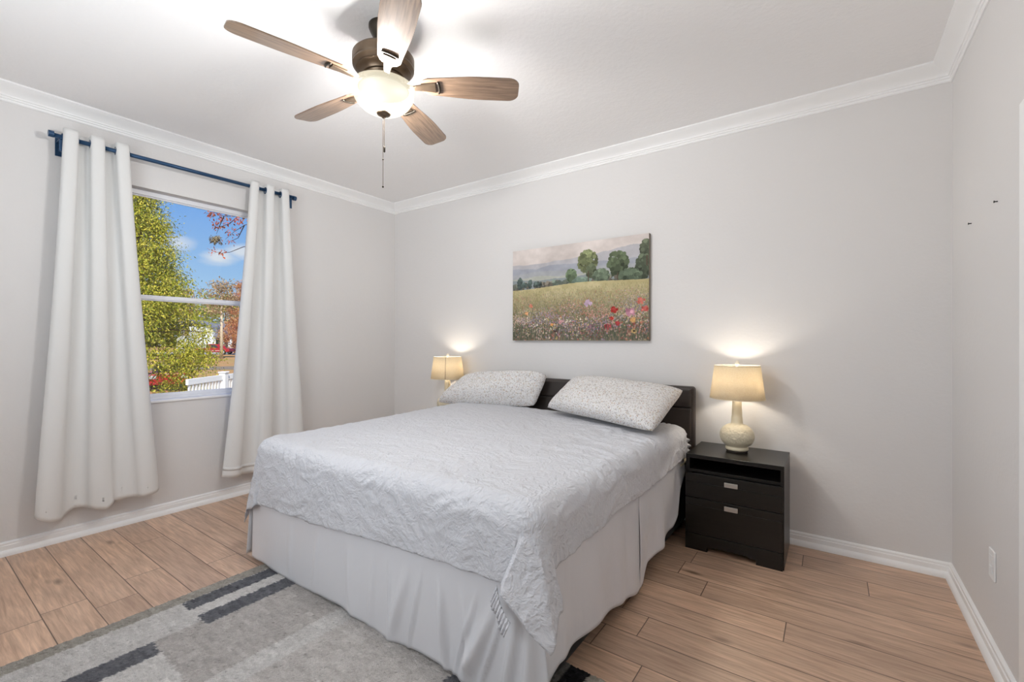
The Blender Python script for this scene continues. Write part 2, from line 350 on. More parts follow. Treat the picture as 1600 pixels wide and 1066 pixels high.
# ------------------------------------------------------------------ painting on the back wall
def paint_canvas(W, Hh):
    rng = np.random.default_rng(5); img = np.zeros((Hh, W, 3)); yy, xx = np.mgrid[0:Hh, 0:W]; u = xx/W; v = yy/Hh      # v down
    def c(*a): return np.array(a, float)
    def fbm(seed, sx, sy):
        out = np.zeros((Hh, W)); r = np.random.default_rng(seed)
        for o in range(4):
            gx, gy = max(2, int(sx*2**o)), max(2, int(sy*2**o)); g = r.random((gy+2, gx+2))
            fx = u*gx; fy = v*gy; ix = fx.astype(int); iy = fy.astype(int); fx = fx-ix; fy = fy-iy
            fx = fx*fx*(3-2*fx); fy = fy*fy*(3-2*fy)
            out += (g[iy, ix]*(1-fx)*(1-fy)+g[iy, ix+1]*fx*(1-fy)+g[iy+1, ix]*(1-fx)*fy+g[iy+1, ix+1]*fx*fy)/2**o
        return out/1.875
    n1 = fbm(1, 5, 6)[..., None]; n2 = fbm(2, 24, 18)[..., None]
    img[:] = c(212, 202, 197)+(n1-.5)*44+(n2-.5)*22                              # pale sky
    def hills(top, col, sd, amp):
        m = v > top+(fbm(sd, 5, 1)-.5)*amp; img[m] = (c(*col)+(n2-.5)*24)[m]
    hills(0.155-0.14*np.clip(u-.62, 0, 1)*1.6, (182, 180, 184), 7, .08)
    hills(0.21, (160, 163, 173), 8, .09); hills(0.265, (166, 168, 172), 9, .05); hills(0.31, (176, 178, 168), 10, .05)
    hills(0.345-0.01*u, (140, 148, 150), 11, .04)
    def blob(cx, cy, rx, ry, col, n, s):
        for _ in range(n):
            a = rng.random()*6.283; q = math.sqrt(rng.random()); x = cx+rx*q*math.cos(a); y = cy+ry*q*math.sin(a)
            sh = 0.75+0.5*(1-(y-cy+ry)/(2*ry))+rng.normal()*0.13
            m = ((u-x)/s)**2+((v-y)/s*Hh/W*1.0)**2 < 1; img[m] = np.clip(c(*col)*sh, 0, 255)
    for i in range(26):                                                            # far tree belt
        x = rng.random(); blob(x, .405-.02*x+rng.random()*.01, .035, .03+.02*x, (92+rng.random()*25, 106, 96), 14, .012)
    for x, w_, h_ in ((.065, .02, .06), (.15, .012, .04), (.10, .02, .02), (.21, .03, .02)): blob(x, .40-h_*.5, w_, h_, (84, 96, 92), 30, .010)
    for x, y, rx, ry, cl in ((.475, .33, .032, .06, (96, 110, 86)), (.595, .20, .066, .105, (110, 116, 84)), (.62, .30, .03, .06, (92, 100, 78)),
                             (.80, .25, .066, .115, (84, 94, 72)), (.98, .14, .03, .08, (84, 90, 74)), (.965, .30, .045, .11, (80, 88, 72)), (.69, .36, .05, .06, (98, 110, 92)), (.88, .38, .07, .06, (90, 102, 84)), (.55, .40, .06, .03, (104, 120, 108))):
        blob(x, y, rx, ry, cl, 130, .013)
    for x, y0, y1 in ((.60, .30, .43), (.80, .34, .43), (.985, .2, .3)):
        m = (np.abs(u-x) < .004) & (v > y0) & (v < y1); img[m] = c(88, 76, 64)
    fl = .425-.03*np.exp(-((u-.55)/.3)**2)+0.02*(1-u)
    m = v > fl; k = np.clip((v-fl)/(1-fl), 0, 1)[..., None]
    fcol = c(190, 178, 134)*(1-k)**1.4+c(112, 106, 88)*(1-(1-k)**1.4)+(n2-.5)*40+(n1-.5)*24; img[m] = fcol[m]
    for _ in range(9000):                                                          # grass strokes
        x = int(rng.random()*W); y = fl[0, 0]+(1-fl[0, 0])*rng.random()**.8; d = (y-.42)/.58
        if d <= 0: continue
        L = int((.010+.055*max(0, y-.45))*Hh); y = int(y*Hh)
        cl = [c(200, 184, 136), c(156, 148, 106), c(108, 112, 86), c(78, 86, 70), c(176, 146, 118)][min(4, int(rng.random()*2+d*2.6))]
        if y < fl[0, min(x, W-1)]*Hh: continue
        img[max(int(fl[0, x]*Hh), y-L):y+1, x:x+1] = img[max(int(fl[0, x]*Hh), y-L):y+1, x:x+1]*.4+(cl+rng.normal()*14)*.6
    pal = [(204, 150, 138), (178, 98, 86), (206, 180, 166), (164, 136, 156), (124, 116, 134), (204, 188, 152), (192, 130, 98), (150, 84, 82), (196, 160, 150), (168, 148, 168)]
    cen = [(rng.random(), .5+.5*rng.random(), pal[int(rng.random()*len(pal))]) for _ in range(46)]
    for _ in range(5200):                                                          # flower dabs gathered in drifts of one colour
        if rng.random() < .7:
            q = cen[int(rng.random()*len(cen))]; x = q[0]+rng.normal()*.055; y = q[1]+rng.normal()*.04; base_c = q[2]
        else: x = rng.random(); y = .5+.5*rng.random()**.8; base_c = pal[int(rng.random()*len(pal))]
        d = (y-.5)/.5
        if not (0 <= x < 1) or d < -.05 or y >= 1 or rng.random() < max(0, (d-.72)*2.2): continue
        s = .0016+.0042*max(0, d)*rng.random(); cl = c(*base_c)+rng.normal()*15; m = ((u-x)/s)**2+((v-y)/s*Hh/W)**2 < 1+.8*rng.random(); m = m if m.any() else None
        if m is None: img[min(Hh-1, int(y*Hh)), min(W-1, int(x*W))] = cl
        else: img[m] = img[m]*.25+cl*.75
    def daub(x, y, s, cl, n=14):
        for _ in range(n):
            a = rng.random()*6.28; q = s*rng.random()**.6; r = s*.42; m = ((u-x-q*math.cos(a))/r)**2+((v-y-q*math.sin(a)*W/Hh*.8)/r*Hh/W)**2 < 1; img[m] = c(*cl)+rng.normal()*16
    for x, y, s, cl in [(.78, .70, .022, (172, 60, 54)), (.76, .78, .012, (186, 70, 60)), (.735, .86, .02, (176, 70, 74)), (.80, .83, .014, (170, 62, 64)), (.16, .62, .014, (200, 122, 100)), (.12, .70, .014, (214, 156, 110)), (.33, .83, .011, (226, 156, 96)), (.60, .62, .022, (184, 158, 180)), (.88, .72, .026, (182, 130, 146)), (.95, .62, .02, (196, 110, 96)), (.97, .70, .02, (186, 92, 84)), (.40, .80, .016, (208, 160, 160)), (.62, .86, .016, (146, 108, 120)), (.90, .80, .016, (206, 160, 104)), (.36, .90, .014, (96, 60, 62))]: daub(x, y, s, cl)
    for _ in range(70):
        x = .10+.55*rng.random()**.9; y = .72+.26*rng.random(); daub(x, y, .004+.003*rng.random(), (234, 224, 196) if rng.random() < .75 else (226, 200, 120), 4)
    daub(.905, .905, .014, (232, 190, 124), 16); m = ((u-.905)/.007)**2+((v-.905)/.007*Hh/W)**2 < 1; img[m] = c(66, 44, 34)
    for _ in range(1500):                                                          # dark grass towards the lower edge
        x = int(rng.random()*W); y = int((.86+.14*rng.random())*Hh); img[max(0, y-int(.03*Hh)):y+1, x:x+1] = img[max(0, y-int(.03*Hh)):y+1, x:x+1]*.55+c(70, 78, 66)*.45
    return np.clip(img, 0, 255)
M_canvas = new_mat('painted_canvas', rough=0.7, spec=0.2); t = NT(M_canvas)
at = t.n('ShaderNodeAttribute', attribute_name='paint'); t.l(at.outputs['Color'], t.b.inputs['Base Color'])
t.bump(t.noise(t.obj(), 420, 2).outputs[0], 0.25, 0.001)
PX0, PX1, PZ0, PZ1, PY = -2.312, -1.092, 1.260, 2.050, YB-0.036
def color_grid(name, img, P, mat, parent=None):
    Hh, W = img.shape[:2]; m = MB(); m.grid([[P(i, j) for i in range(W)] for j in range(Hh)])
    o = m.build(name, mat, parent)
    a = o.data.color_attributes.new('paint', 'FLOAT_COLOR', 'POINT'); c_ = img/255.0
    lin = np.where(c_ <= 0.04045, c_/12.92, ((c_+0.055)/1.055)**2.4); buf = np.ones((Hh*W, 4), np.float32); buf[:, :3] = lin.reshape(-1, 3)
    a.data.foreach_set('color', buf.ravel()); return o
pa = thing('painting', ((PX0+PX1)/2, YB, PZ0), 'unframed canvas painting of a wildflower meadow with trees, hanging above the bed', 'painting')
img = paint_canvas(440, 286)
color_grid('picture_face', img, lambda i, j: (PX0+(PX1-PX0)*i/439, PY, PZ1-(PZ1-PZ0)*j/285), M_canvas, pa)
MB().box(PX0, PX1, PY+0.0005, YB-0.001, PZ0, PZ1).build('canvas_edge', new_mat('canvas_side', srgb(120, 112, 100), 0.8), pa)

# ------------------------------------------------------------------ curtain rod
M_navy = new_mat('navy_metal', srgb(42, 74, 108), 0.35, 0.4)
RX, RZ = XL+0.092, 2.500
rod = thing('curtain_rod', (XL, 1.37, RZ), 'navy blue metal curtain rod with wall brackets above the window', 'curtain rod')
MB().tube([(RX, 0.612, RZ-0.004), (RX, 2.122, RZ+0.006)], 0.0135, 16).build('pole', M_navy, rod, smooth=True)
for y, s in ((0.612, -1), (2.122, 1)):
    MB().tube([(RX, y-s*0.012, RZ), (RX, y+s*0.012, RZ)], 0.0195, 16).build('end_cap', M_navy, rod, auto=40)
for y in (0.660, 2.085):
    b = MB().box(XL, XL+0.004, y-0.016, y+0.016, RZ-0.10, RZ+0.012).box(XL, RX+0.012, y-0.010, y+0.010, RZ-0.020, RZ-0.011)
    b.tube([(RX-0.016, y, RZ-0.012), (RX-0.016, y, RZ+0.004), (RX-0.006, y, RZ+0.016), (RX+0.008, y, RZ+0.014), (RX+0.015, y, RZ+0.003)], 0.0035, 8)
    b.tube([(RX, y, RZ-0.03), (RX, y, RZ-0.012)], 0.006, 8).box(RX-0.004, RX+0.004, y-0.013, y+0.013, RZ-0.095, RZ-0.011)
    b.build('bracket', M_navy, rod, bevel=0.0015)

# ------------------------------------------------------------------ curtains
M_curt = new_mat('white_curtain', srgb(226, 226, 225), 0.8, spec=0.2); t = NT(M_curt)
t.b.inputs['Sheen Weight'].default_value = 0.15
wv = t.n('ShaderNodeTexWave'); wv.inputs['Scale'].default_value = 260; t.l(t.obj(), wv.inputs['Vector']); t.bump(wv.outputs[0], 0.05, 0.001)
def curtain(label, top, bot, ztop, zbot, waves, phase, seed):
    """top/bot: (y0, y1) of the two side edges; waves: half waves along the cloth"""
    y0t, y1t = top; cy = (y0t+y1t)/2
    root = thing('curtain', (RX, cy, zbot(0.5)), label, 'curtain', 'white grommet curtains at the window')
    nu, nz = 150, 90; P = []
    for k in range(nz+1):
        row = []
        for i in range(nu+1):
            s = i/nu; z1 = zbot(s); f = k/nz; z = ztop+(z1-ztop)*f
            e_ = f**1.15
            yt = y0t+(y1t-y0t)*s; yb = bot[0]+(bot[1]-bot[0])*s
            ph = phase+waves*math.pi*s
            w0 = math.sin(ph); w_ = math.copysign(abs(w0)**0.75, w0)
            amp = 0.042+0.012*e_; lean = 0.018*e_
            n_ = noise.noise((s*3.1+seed, f*1.6, seed))*0.022*e_ + noise.noise((s*9+seed, f*3, 4.2))*0.006*e_
            x = RX+w_*amp*(1-0.30*e_)+lean+n_
            x += 0.020*e_*math.sin(ph*0.5+seed)
            y = yt+(yb-yt)*e_-0.0125*math.sin(2*ph)*(1-0.5*e_)+noise.noise((s*4, f*2, seed+9))*0.010*e_
            row.append((max(x, XL+0.014), y, z+0.004*noise.noise((s*6, seed, 1))*f))
        P.append(row)
    MB().grid(P).build('cloth', M_curt, root, smooth=True, solid=0.003)
    # stitched hem, a slightly raised band along the bottom
    hem = MB(); Q = []
    for k in (87, 88):
        Q.append([(x+0.0030, y, z) for x, y, z in P[k]])
    hem.grid(Q).build('hem_stitch', M_curt, root, smooth=True, solid=0.002)
    kz = min(range(nz+1), key=lambda k: abs(P[k][0][2]-RZ))
    for hw in range(int(waves)+1):                      # a grommet where the cloth crosses the rod
        s = (hw-phase/math.pi)/waves
        if s < 0.0 or s > 1.0: continue
        i = min(nu-1, max(1, round(s*nu))); p = Vector(P[kz][i]); tn = (Vector(P[kz][i+1])-Vector(P[kz][i-1])).normalized(); up = Vector((0, 0, 1)); nn = tn.cross(up)
        ring = MB(); n1, n2 = 24, 8; vs_ = []; fs_ = []; c0 = Vector((RX, p.y, RZ))
        for a in range(n1):
            A = 2*math.pi*a/n1; rad = tn*math.cos(A)+up*math.sin(A)
            for b in range(n2):
                B = 2*math.pi*b/n2; vs_.append(c0+rad*(0.0225+0.0055*math.cos(B))+nn*0.0045*math.sin(B))
        for a in range(n1):
            for b in range(n2): fs_.append((a*n2+b, ((a+1) % n1)*n2+b, ((a+1) % n1)*n2+(b+1) % n2, a*n2+(b+1) % n2))
        ring.add(vs_, fs_).build('grommet', M_navy, root, smooth=True)
    return root
HEML = [(0, .215), (.10, .175), (.20, .155), (.30, .20), (.42, .19), (.52, .165), (.60, .20), (.75, .205), (.85, .20), (1, .222)]
curtain('white grommet curtain on the left of the window, flaring out at the hem', (0.668, 0.975), (0.545, 1.150), 2.548, lambda s: lerp_table(HEML, s), 5, 0.05, 1.7)
curtain('white grommet curtain on the right of the window, beside the bed', (1.752, 2.060), (1.545, 2.215), 2.548, lambda s: 0.205-0.03*math.sin(s*3.1), 5, 0.05, 6.3)

# ------------------------------------------------------------------ rug
RGX0, RGX1, RGY0, RGY1 = -2.585, -0.14, 0.03, 1.555
def rug_image(nx, ny):
    rng = np.random.default_rng(3); img = np.zeros((ny, nx, 3))
    X = np.linspace(RGX0, RGX1, nx)[None, :].repeat(ny, 0); Y = np.linspace(RGY0, RGY1, ny)[:, None].repeat(nx, 1)
    X = X+rng.normal(0, .0025, X.shape); Y = Y+rng.normal(0, .0035, Y.shape)
    G1, G2, G3, DK, LT, BD = (206, 201, 197), (194, 189, 185), (216, 213, 210), (112, 113, 118), (222, 219, 216), (172, 167, 158)
    img[:] = G1
    def rect(x0, x1, y0, y1, c): img[(X >= x0) & (X < x1) & (Y >= y0) & (Y < y1)] = c
    rect(-2.6, -2.505, -1, 2, BD)
    rect(-2.505, -2.28, -1, .845, G3); rect(-2.505, -2.24, .845, 2, G3)
    rect(-2.503, -2.412, .842, 2, DK); rect(-2.335, -2.235, .845, 2, DK); rect(-2.412, -2.335, .842, 2, LT)
    rect(-2.285, -2.178, -1, .662, DK); rect(-2.178, -1.905, -1, .662, LT)
    rect(-2.28, -1.865, .662, .845, G2); rect(-2.235, -1.865, .845, 2, G2)
    rect(-1.865, -1.755, .662, 2, G3); rect(-1.905, -1.755, -1, .662, G2)
    rect(-1.755, -1.155, -1, 2, G1); rect(-1.155, -1.105, .9, 2, DK); rect(-1.105, -.862, -1, 2, G2)
    rect(-.865, -.815, -1, 2, (128, 126, 122)); rect(-.815, -.735, 1.20, 2, (40, 40, 42)); rect(-.735, 0, -1, 2, (178, 172, 160))
    n = rng.normal(0, 1, (ny, nx)); n2 = rng.normal(0, 1, (ny//3+2, nx//6+2)).repeat(3, 0).repeat(6, 1)[:ny, :nx]
    img += (n*6+n2*6)[..., None]
    sp = rng.random((ny, nx)) < .018; img[sp] -= 34
    return np.clip(img, 8, 250)
M_rug = new_mat('rug_pile', rough=0.95, spec=0.1); t = NT(M_rug)
at = t.n('ShaderNodeAttribute', attribute_name='paint'); fine = t.noise(t.obj(), 330, 3, .6)
cc = t.mix(0.55, at.outputs['Color'], t.ramp(fine.outputs[0], [(.3, (.55, .55, .55)), (.7, (1.25, 1.25, 1.25))]), 'MULTIPLY'); t.l(cc, t.b.inputs['Base Color'])
h2 = t.noise(t.obj(), 150, 4, .65); t.bump(h2.outputs[0], 0.9, 0.012)
NX, NY = 350, 260; rimg = rug_image(NX, NY); rrng = random.Random(2)
def rug_pt(i, j):
    ed = min(i, NX-1-i, j, NY-1-j)
    return (RGX0+(RGX1-RGX0)*i/(NX-1)+rrng.uniform(-.003, .003), RGY0+(RGY1-RGY0)*j/(NY-1)+rrng.uniform(-.003, .003), 0.002 if ed == 0 else 0.010+rrng.uniform(0, .0035))
rg = color_grid('area_rug', rimg, rug_pt, M_rug)
tag(rg, 'grey and beige shag area rug with charcoal stripes, running under the foot of the bed', 'rug')

# ------------------------------------------------------------------ bed
M_hb = new_mat('dark_brown_leather', srgb(52, 45, 42), 0.5); t = NT(M_hb); t.bump(t.noise(t.obj(), 160, 3).outputs[0], 0.15, 0.002)
M_mat = new_mat('ivory_mattress', srgb(226, 214, 190), 0.8)
M_base = new_mat('black_base_fabric', srgb(38, 37, 38), 0.8)
bed = thing('bed', (-1.725, 2.25, 0), 'king bed with a dark brown padded headboard against the back wall', 'bed')
hb = MB().box(-2.690, -0.763, 3.215, 3.290, 0.05, 0.945).build('headboard', M_hb, bed, bevel=0.02, seg=4)
m = MB(); m.box(-2.676, -0.777, 3.198, 3.220, 0.805, 0.932).box(-2.676, -0.777, 3.198, 3.220, 0.42, 0.799); m.build('headboard_cushion', M_hb, bed, bevel=0.012, seg=3)
MB().box(-2.66, -0.80, 1.32, 3.19, 0.06, 0.40).build('box_base', M_base, bed, bevel=0.015)
MB().box(-2.655, -0.800, 1.325, 3.19, 0.402, 0.655).build('mattress', M_mat, bed, bevel=0.05, seg=4)
for x in (-2.6, -0.9):
    for y in (1.45, 3.1): MB().box(x-.03, x+.03, y-.03, y+.03, 0.016 if y < 2 else 0.0, 0.07).build('leg', M_base, bed)
m = MB(); m.box(-0.800, -0.765, 2.92, 3.17, 0.470, 0.484); m.build('mattress_flap', M_mat, bed, bevel=0.004)
m = MB(); m.box(-0.800, -0.765, 2.98, 3.12, 0.385, 0.452); m.build('sheet_tail', new_mat('grey_cloth', srgb(140, 140, 142), 0.9), bed, bevel=0.006)

# --- white cover: draped over the mattress
TOPZ, RR = 0.705, 0.085
CX0, CX1, CY0 = -2.60, -0.855, 1.330                 # where the rounding starts
QL = RR*math.pi/2
def edge(s):
    if s <= QL: a = s/RR; return RR*math.sin(a), -RR*(1-math.cos(a))
    return RR+0.035*(s-QL), -RR-(s-QL)
# hem heights (metres over the floor) along the foot and the right side
FOOT = [(-2.70, .34), (-2.45, .352), (-2.05, .363), (-1.72, .395), (-1.31, .417), (-0.97, .432), (-0.85, .435)]
SIDE = [(1.33, .485), (1.52, .492), (1.82, .510), (2.07, .506), (2.37, .498), (2.76, .505), (3.06, .52)]
def ov_from_z(z): return QL+(TOPZ-RR-z)
DIRS_R = [(0, (0.035, 0, -1)), (14, (0.20, 0.0, -1.15)), (26, (0.42, -0.02, -1.42)), (36, (0.40, -0.12, -1.25)), (47, (0.42, -0.25, -1.14)), (58, (0.14, -0.36, -1.05)), (70, (-0.20, -0.44, -0.85)), (78, (-0.30, -0.24, -0.90)), (84, (-0.18, -0.08, -0.95)), (90, (0, -0.035, -1))]
DIRS_L = [(0, (-0.04, 0, -1)), (30, (-0.30, 0.02, -1)), (48, (-0.36, -0.02, -1)), (62, (-0.20, -0.10, -1)), (74, (0.02, -0.12, -1)), (90, (0, -0.035, -1))]
def dir_at(tab, deg):
    for (a, va), (b, vb) in zip(tab, tab[1:]):
        if deg <= b:
            t_ = (deg-a)/(b-a); t_ = t_*t_*(3-2*t_); return Vector([p+(q-p)*t_ for p, q in zip(va, vb)])
    return Vector(tab[-1][1])
def cover_pos(x, y, ox, oy, left):
    """x,y clamped to the flat top; ox, oy arc length past its edges"""
    if ox > 0 and oy > 0:
        s = math.hypot(ox, oy); ph = math.degrees(math.atan2(oy, ox)); c_, s_ = math.cos(math.radians(ph)), math.sin(math.radians(ph))
        o, dz = edge(min(s, QL)); p = Vector((x+(-1 if left else 1)*o*c_, y-o*s_, TOPZ+dz))
        if s > QL: p += dir_at(DIRS_L if left else DIRS_R, ph)*(s-QL)
        return p
    if ox > 0: o, dz = edge(ox); return Vector((x+(-1 if left else 1)*o, y, TOPZ+dz))
    if oy > 0: o, dz = edge(oy); return Vector((x, y-o, TOPZ+dz))
    return Vector((x, y, TOPZ))
HEADY = 3.06
def wrinkle(q, ox, oy, x, y):
    def ridge(p): return 1-abs(noise.noise(p))*2
    h = 0
    wob = Vector((noise.noise((q[0]*3, q[1]*3, 1)), noise.noise((q[0]*3, q[1]*3, 7)), 0))*0.18
    a, b = q[0]+wob.x, q[1]+wob.y
    if oy > 0:   # foot face: criss-cross crumples
        f = sstep(-.02, .09, oy)
        h += f*(0.0075*max(0, ridge((a*7, b*13, 3.3))-.35)+0.007*max(0, ridge((a*13+b*7, b*11-a*6, 9.1))-.3))
        h += f*0.010*noise.noise((a*4.2, b*2.0, 5))
    elif ox > 0:
        f = sstep(-.02, .09, ox)
        h += f*(0.008*max(0, ridge((a*9, b*6, 2.2))-.35)+0.008*max(0, ridge((a*8+b*5, b*8, 8.1))-.3))
        h += f*0.008*noise.noise((a*2.0, b*4.2, 5))
    top = 1-sstep(0, .1, max(ox, oy))
    rip = sstep(-1.5, -1.05, x)*sstep(1.6, 1.95, y)*(1-sstep(2.5, 2.9, y))       # ripples towards the right edge
    h += top*rip*0.012*max(-.2, ridge(((a*.35+b*.94)*13, (a*.94-b*.35)*4.5, 2.7))-.25)
    h += top*(0.004*max(0, ridge((a*3+b*4, b*12, 4))-.4)+0.010*noise.noise((a*1.6, b*1.6, 2)))
    h += top*0.0045*max(0, ridge((a*9, b*15, 14))-.2)
    return h
def build_cover():
    na, nb = 300, 240; hw = 0.34
    P = []
    for j in range(nb+1):
        row = []
        tb = j/nb
        for i in range(na+1):
            ta = i/na
            # parameter layout: 12% left overhang, 76% top, 12% right
            if ta < .13: x = CX0; kx = 1-ta/.13; left = True
            elif ta > .85: x = CX1; kx = (ta-.85)/.15; left = False
            else: x = CX0+(CX1-CX0)*(ta-.13)/.72; kx = 0; left = x < -1.7
            if tb > .82: y = CY0; ky = (tb-.82)/.18
            else: y = HEADY+(CY0-HEADY)*tb/.82; ky = 0
            zs = lerp_table(SIDE, y) if not left else .36
            zf = lerp_table(FOOT, x)
            ox = kx*ov_from_z(zs); oy = ky*ov_from_z(zf)
            hem = sstep(.75, 1, max(kx, ky))
            q = (x+(ox if not left else -ox), y-oy)
            if kx > 0 and ky > 0: pass
            p = cover_pos(x, y, ox, oy, left)
            row.append((p, ox, oy, x, y, q, hem))
        P.append(row)
    V = [[None]*(na+1) for _ in range(nb+1)]
    for j in range(nb+1):
        for i in range(na+1):
            p, ox, oy, x, y, q, hem = P[j][i]
            a = P[j][min(i+1, na)][0]-P[j][max(i-1, 0)][0]; b = P[min(j+1, nb)][i][0]-P[max(j-1, 0)][i][0]
            n_ = b.cross(a)
            n_ = n_.normalized() if n_.length > 1e-9 else Vector((0, 0, 1))
            if ox == 0 and oy == 0 and n_.z < 0: n_ = -n_
            h = wrinkle(q, ox, oy, x, y)
            if ox > 0 and oy > 0: h *= 0.7
            p = p+n_*h
            if hem > 0: p = p+Vector((0, 0, 0.006*hem*noise.noise((q[0]*9, q[1]*9, 3))))
            # slight sag near the head where the pillows lie
            if ox == 0 or left: p = p+Vector((0, 0, .020*sstep(1.9, 2.7, y)*(1-sstep(-2.3, -1.6, x))*(1-sstep(0, .3, ox))))
            V[j][i] = tuple(p)
    return V
M_cover = new_mat('white_crinkled_cotton', srgb(207, 208, 213), 0.85, spec=0.2); t = NT(M_cover); o = t.obj()
d = t.noise(o, 6, 2); mixv = t.n('ShaderNodeVectorMath', operation='ADD'); sc_ = t.n('ShaderNodeVectorMath', operation='SCALE'); sc_.inputs['Scale'].default_value = 0.12
t.l(d.outputs['Color'], sc_.inputs[0]); t.l(o, mixv.inputs[0]); t.l(sc_.outputs[0], mixv.inputs[1])
n1 = t.noise(mixv.outputs[0], 26, 3, .55); n2 = t.noise(t.mapping(mixv.outputs[0], (1, 1.6, 1)), 60, 2)
r1 = t.math('ABSOLUTE', t.math('SUBTRACT', n1.outputs[0], 0.5)); hsum = t.math('ADD', t.math('MULTIPLY', r1, -2.2), t.math('MULTIPLY', n2.outputs[0], 0.45))
t.bump(hsum, 0.75, 0.011)
V = build_cover()
cov = MB().grid(V).build('bed_cover', M_cover, smooth=True, solid=0.004)
tag(cov, 'rumpled white cotton cover spread over the bed, hanging in a point at the near corner', 'bedspread')
# ruffle along the head edge at the right side, and pleated trim peeping out at the near corner
def ruffle(path, out, width, waves, amp, name):
    pts = [Vector(p) for p in path]
    for _ in range(6): pts = [pts[0]]+[(pts[i-1]+pts[i]*2+pts[i+1])/4 for i in range(1, len(pts)-1)]+[pts[-1]]
    L = [0]
    for a, b in zip(pts, pts[1:]): L.append(L[-1]+(b-a).length)
    n = waves*14; NR = 5; P = [[] for _ in range(NR)]; o_ = Vector(out).normalized()
    for i in range(n+1):
        s = L[-1]*i/n; k = max(q for q in range(len(L)) if L[q] <= s+1e-9); k = min(k, len(pts)-2)
        f = (s-L[k])/(L[k+1]-L[k]); p = pts[k].lerp(pts[k+1], f)
        d_ = (pts[min(k+2, len(pts)-1)]-pts[max(k-1, 0)]).normalized(); n_ = d_.cross(o_).normalized()
        th = waves*2*math.pi*i/n + 1.2*math.sin(i*.045)
        wd = width*(1+.18*math.sin(i*.07))
        for r in range(NR):
            w_ = r/(NR-1); P[r].append(tuple(p+o_*wd*w_+n_*amp*(w_**.7)*math.sin(th)-Vector((0, 0, .010*w_*w_))))
    return MB().grid(P).build(name, M_cover, cov, smooth=True, solid=0.002)
hd = [V[0][i] for i in range(int(300*.80), 301, 6)]
ruffle(hd, (0.0, 1, -0.1), 0.070, 9, 0.010, 'ruffle')
ruffle([(-.925, 1.222, .430), (-.918, 1.205, .395), (-.905, 1.196, .365), (-.875, 1.19, .350), (-.845, 1.19, .345)], (-.35, -.35, -.8), 0.036, 9, 0.004, 'pleated_trim')

# --- bed skirt
M_skirt = new_mat('white_satin_skirt', srgb(220, 221, 226), 0.36, spec=0.45); t = NT(M_skirt)
t.b.inputs['Sheen Weight'].default_value = 0.2
ns_ = t.noise(t.mapping(t.obj(), (3, 3, .6)), 4, 3); t.bump(ns_.outputs[0], 0.25, 0.02)
def skirt():
    m = MB(); SX0, SX1, SY = -2.705, -0.785, 1.262; ZT = 0.46
    # front panel
    folds = [(-2.30, .03, .006, 0), (-2.05, .025, .007, .1), (-1.80, .03, .010, -.15), (-1.62, .028, .010, .1), (-1.42, .035, .020, .35), (-1.22, .022, .022, -.18), (-1.10, .018, .014, -.3), (-0.98, .035, .028, .55), (-0.88, .018, .022, .2), (-0.83, .02, .018, .1), (-1.34, .012, .012, .25), (-1.06, .010, .014, .38), (-0.935, .010, .016, .42), (-1.52, .010, .007, -.1)]
    nu, nv = 260, 36; P = []
    for k in range(nv+1):
        f = k/nv; row = []
        for i in range(nu+1):
            s = i/nu; x = SX0+(SX1-SX0)*s
            zb = 0.018+0.006*math.sin(x*9)
            z = ZT+(zb-ZT)*f; out = 0.012*f
            for c_, w_, a_, lean in folds:
                xx = c_-lean*.35*(f-.4); out += 1.35*a_*math.exp(-((x-xx)/(w_*.75))**2)*sstep(.12, .7, f)*(1-.65*sstep(.75, 1, f)) if True else a_*math.exp(-((x-xx)/w_)**2)*sstep(.12, .8, f)
            out += 0.010*f*noise.noise((x*5, f*1.2, 3))+0.003*f*f*math.sin(x*21+2*math.sin(x*7))
            xe = x+0.045*f*sstep(-.95, SX1, x)*1.0
            yy = SY-out+0.030*sstep(-.86, SX1, x)*f
            row.append((xe, yy, z))
        P.append(row)
    m.grid(P)
    # right side, front piece (its hem hangs off the floor) then the rear piece swept up
    def side(y0, y1, zb, xo, seed, foldamp):
        Q = []
        for k in range(31):
            f = k/30; row = []
            for i in range(91):
                s = i/90; y = y0+(y1-y0)*s; z1 = zb(y); z = .565+(z1-.565)*f
                o = 0.012*f+foldamp*f*noise.noise((y*5, f*1.1, seed))+0.006*f*math.sin(y*26+seed+2*noise.noise((y*3, 1, seed)))
                row.append((xo+o, y, z))
            Q.append(row)
        m.grid(Q)
    HS = [(1.27, .10), (1.37, .142), (1.53, .130), (1.75, .115), (1.95, .075), (2.10, .045), (2.225, .028)]
    side(SY+.012, 2.225, lambda y: lerp_table(HS, y), SX1+.002, 2.0, .012)
    HR = [(2.19, .03), (2.25, .030), (2.33, .105), (2.45, .120), (2.60, .125), (2.75, .15), (2.83, .20), (2.88, .34), (2.95, .40), (3.0, .42)]
    side(2.19, 3.00, lambda y: lerp_table(HR, y), SX1+.004, 5.0, .036)
    # left side and the split corner pleat
    Q = []
    for k in range(21):
        f = k/20; row = []
        for i in range(81):
            s = i/80; y = SY-.01+(3.1-SY)*s; row.append((SX0-0.006-0.02*f*(1+.5*math.sin(y*21))-.035*f*(1-sstep(0, .12, s)), y, ZT+(0.02-ZT)*f))
        Q.append(row)
    m.grid(Q)
    return m
sk = skirt().build('bed_skirt', M_skirt, smooth=True, solid=0.002)
tag(sk, 'white satin bed skirt hanging to the floor below the cover', 'bed skirt')

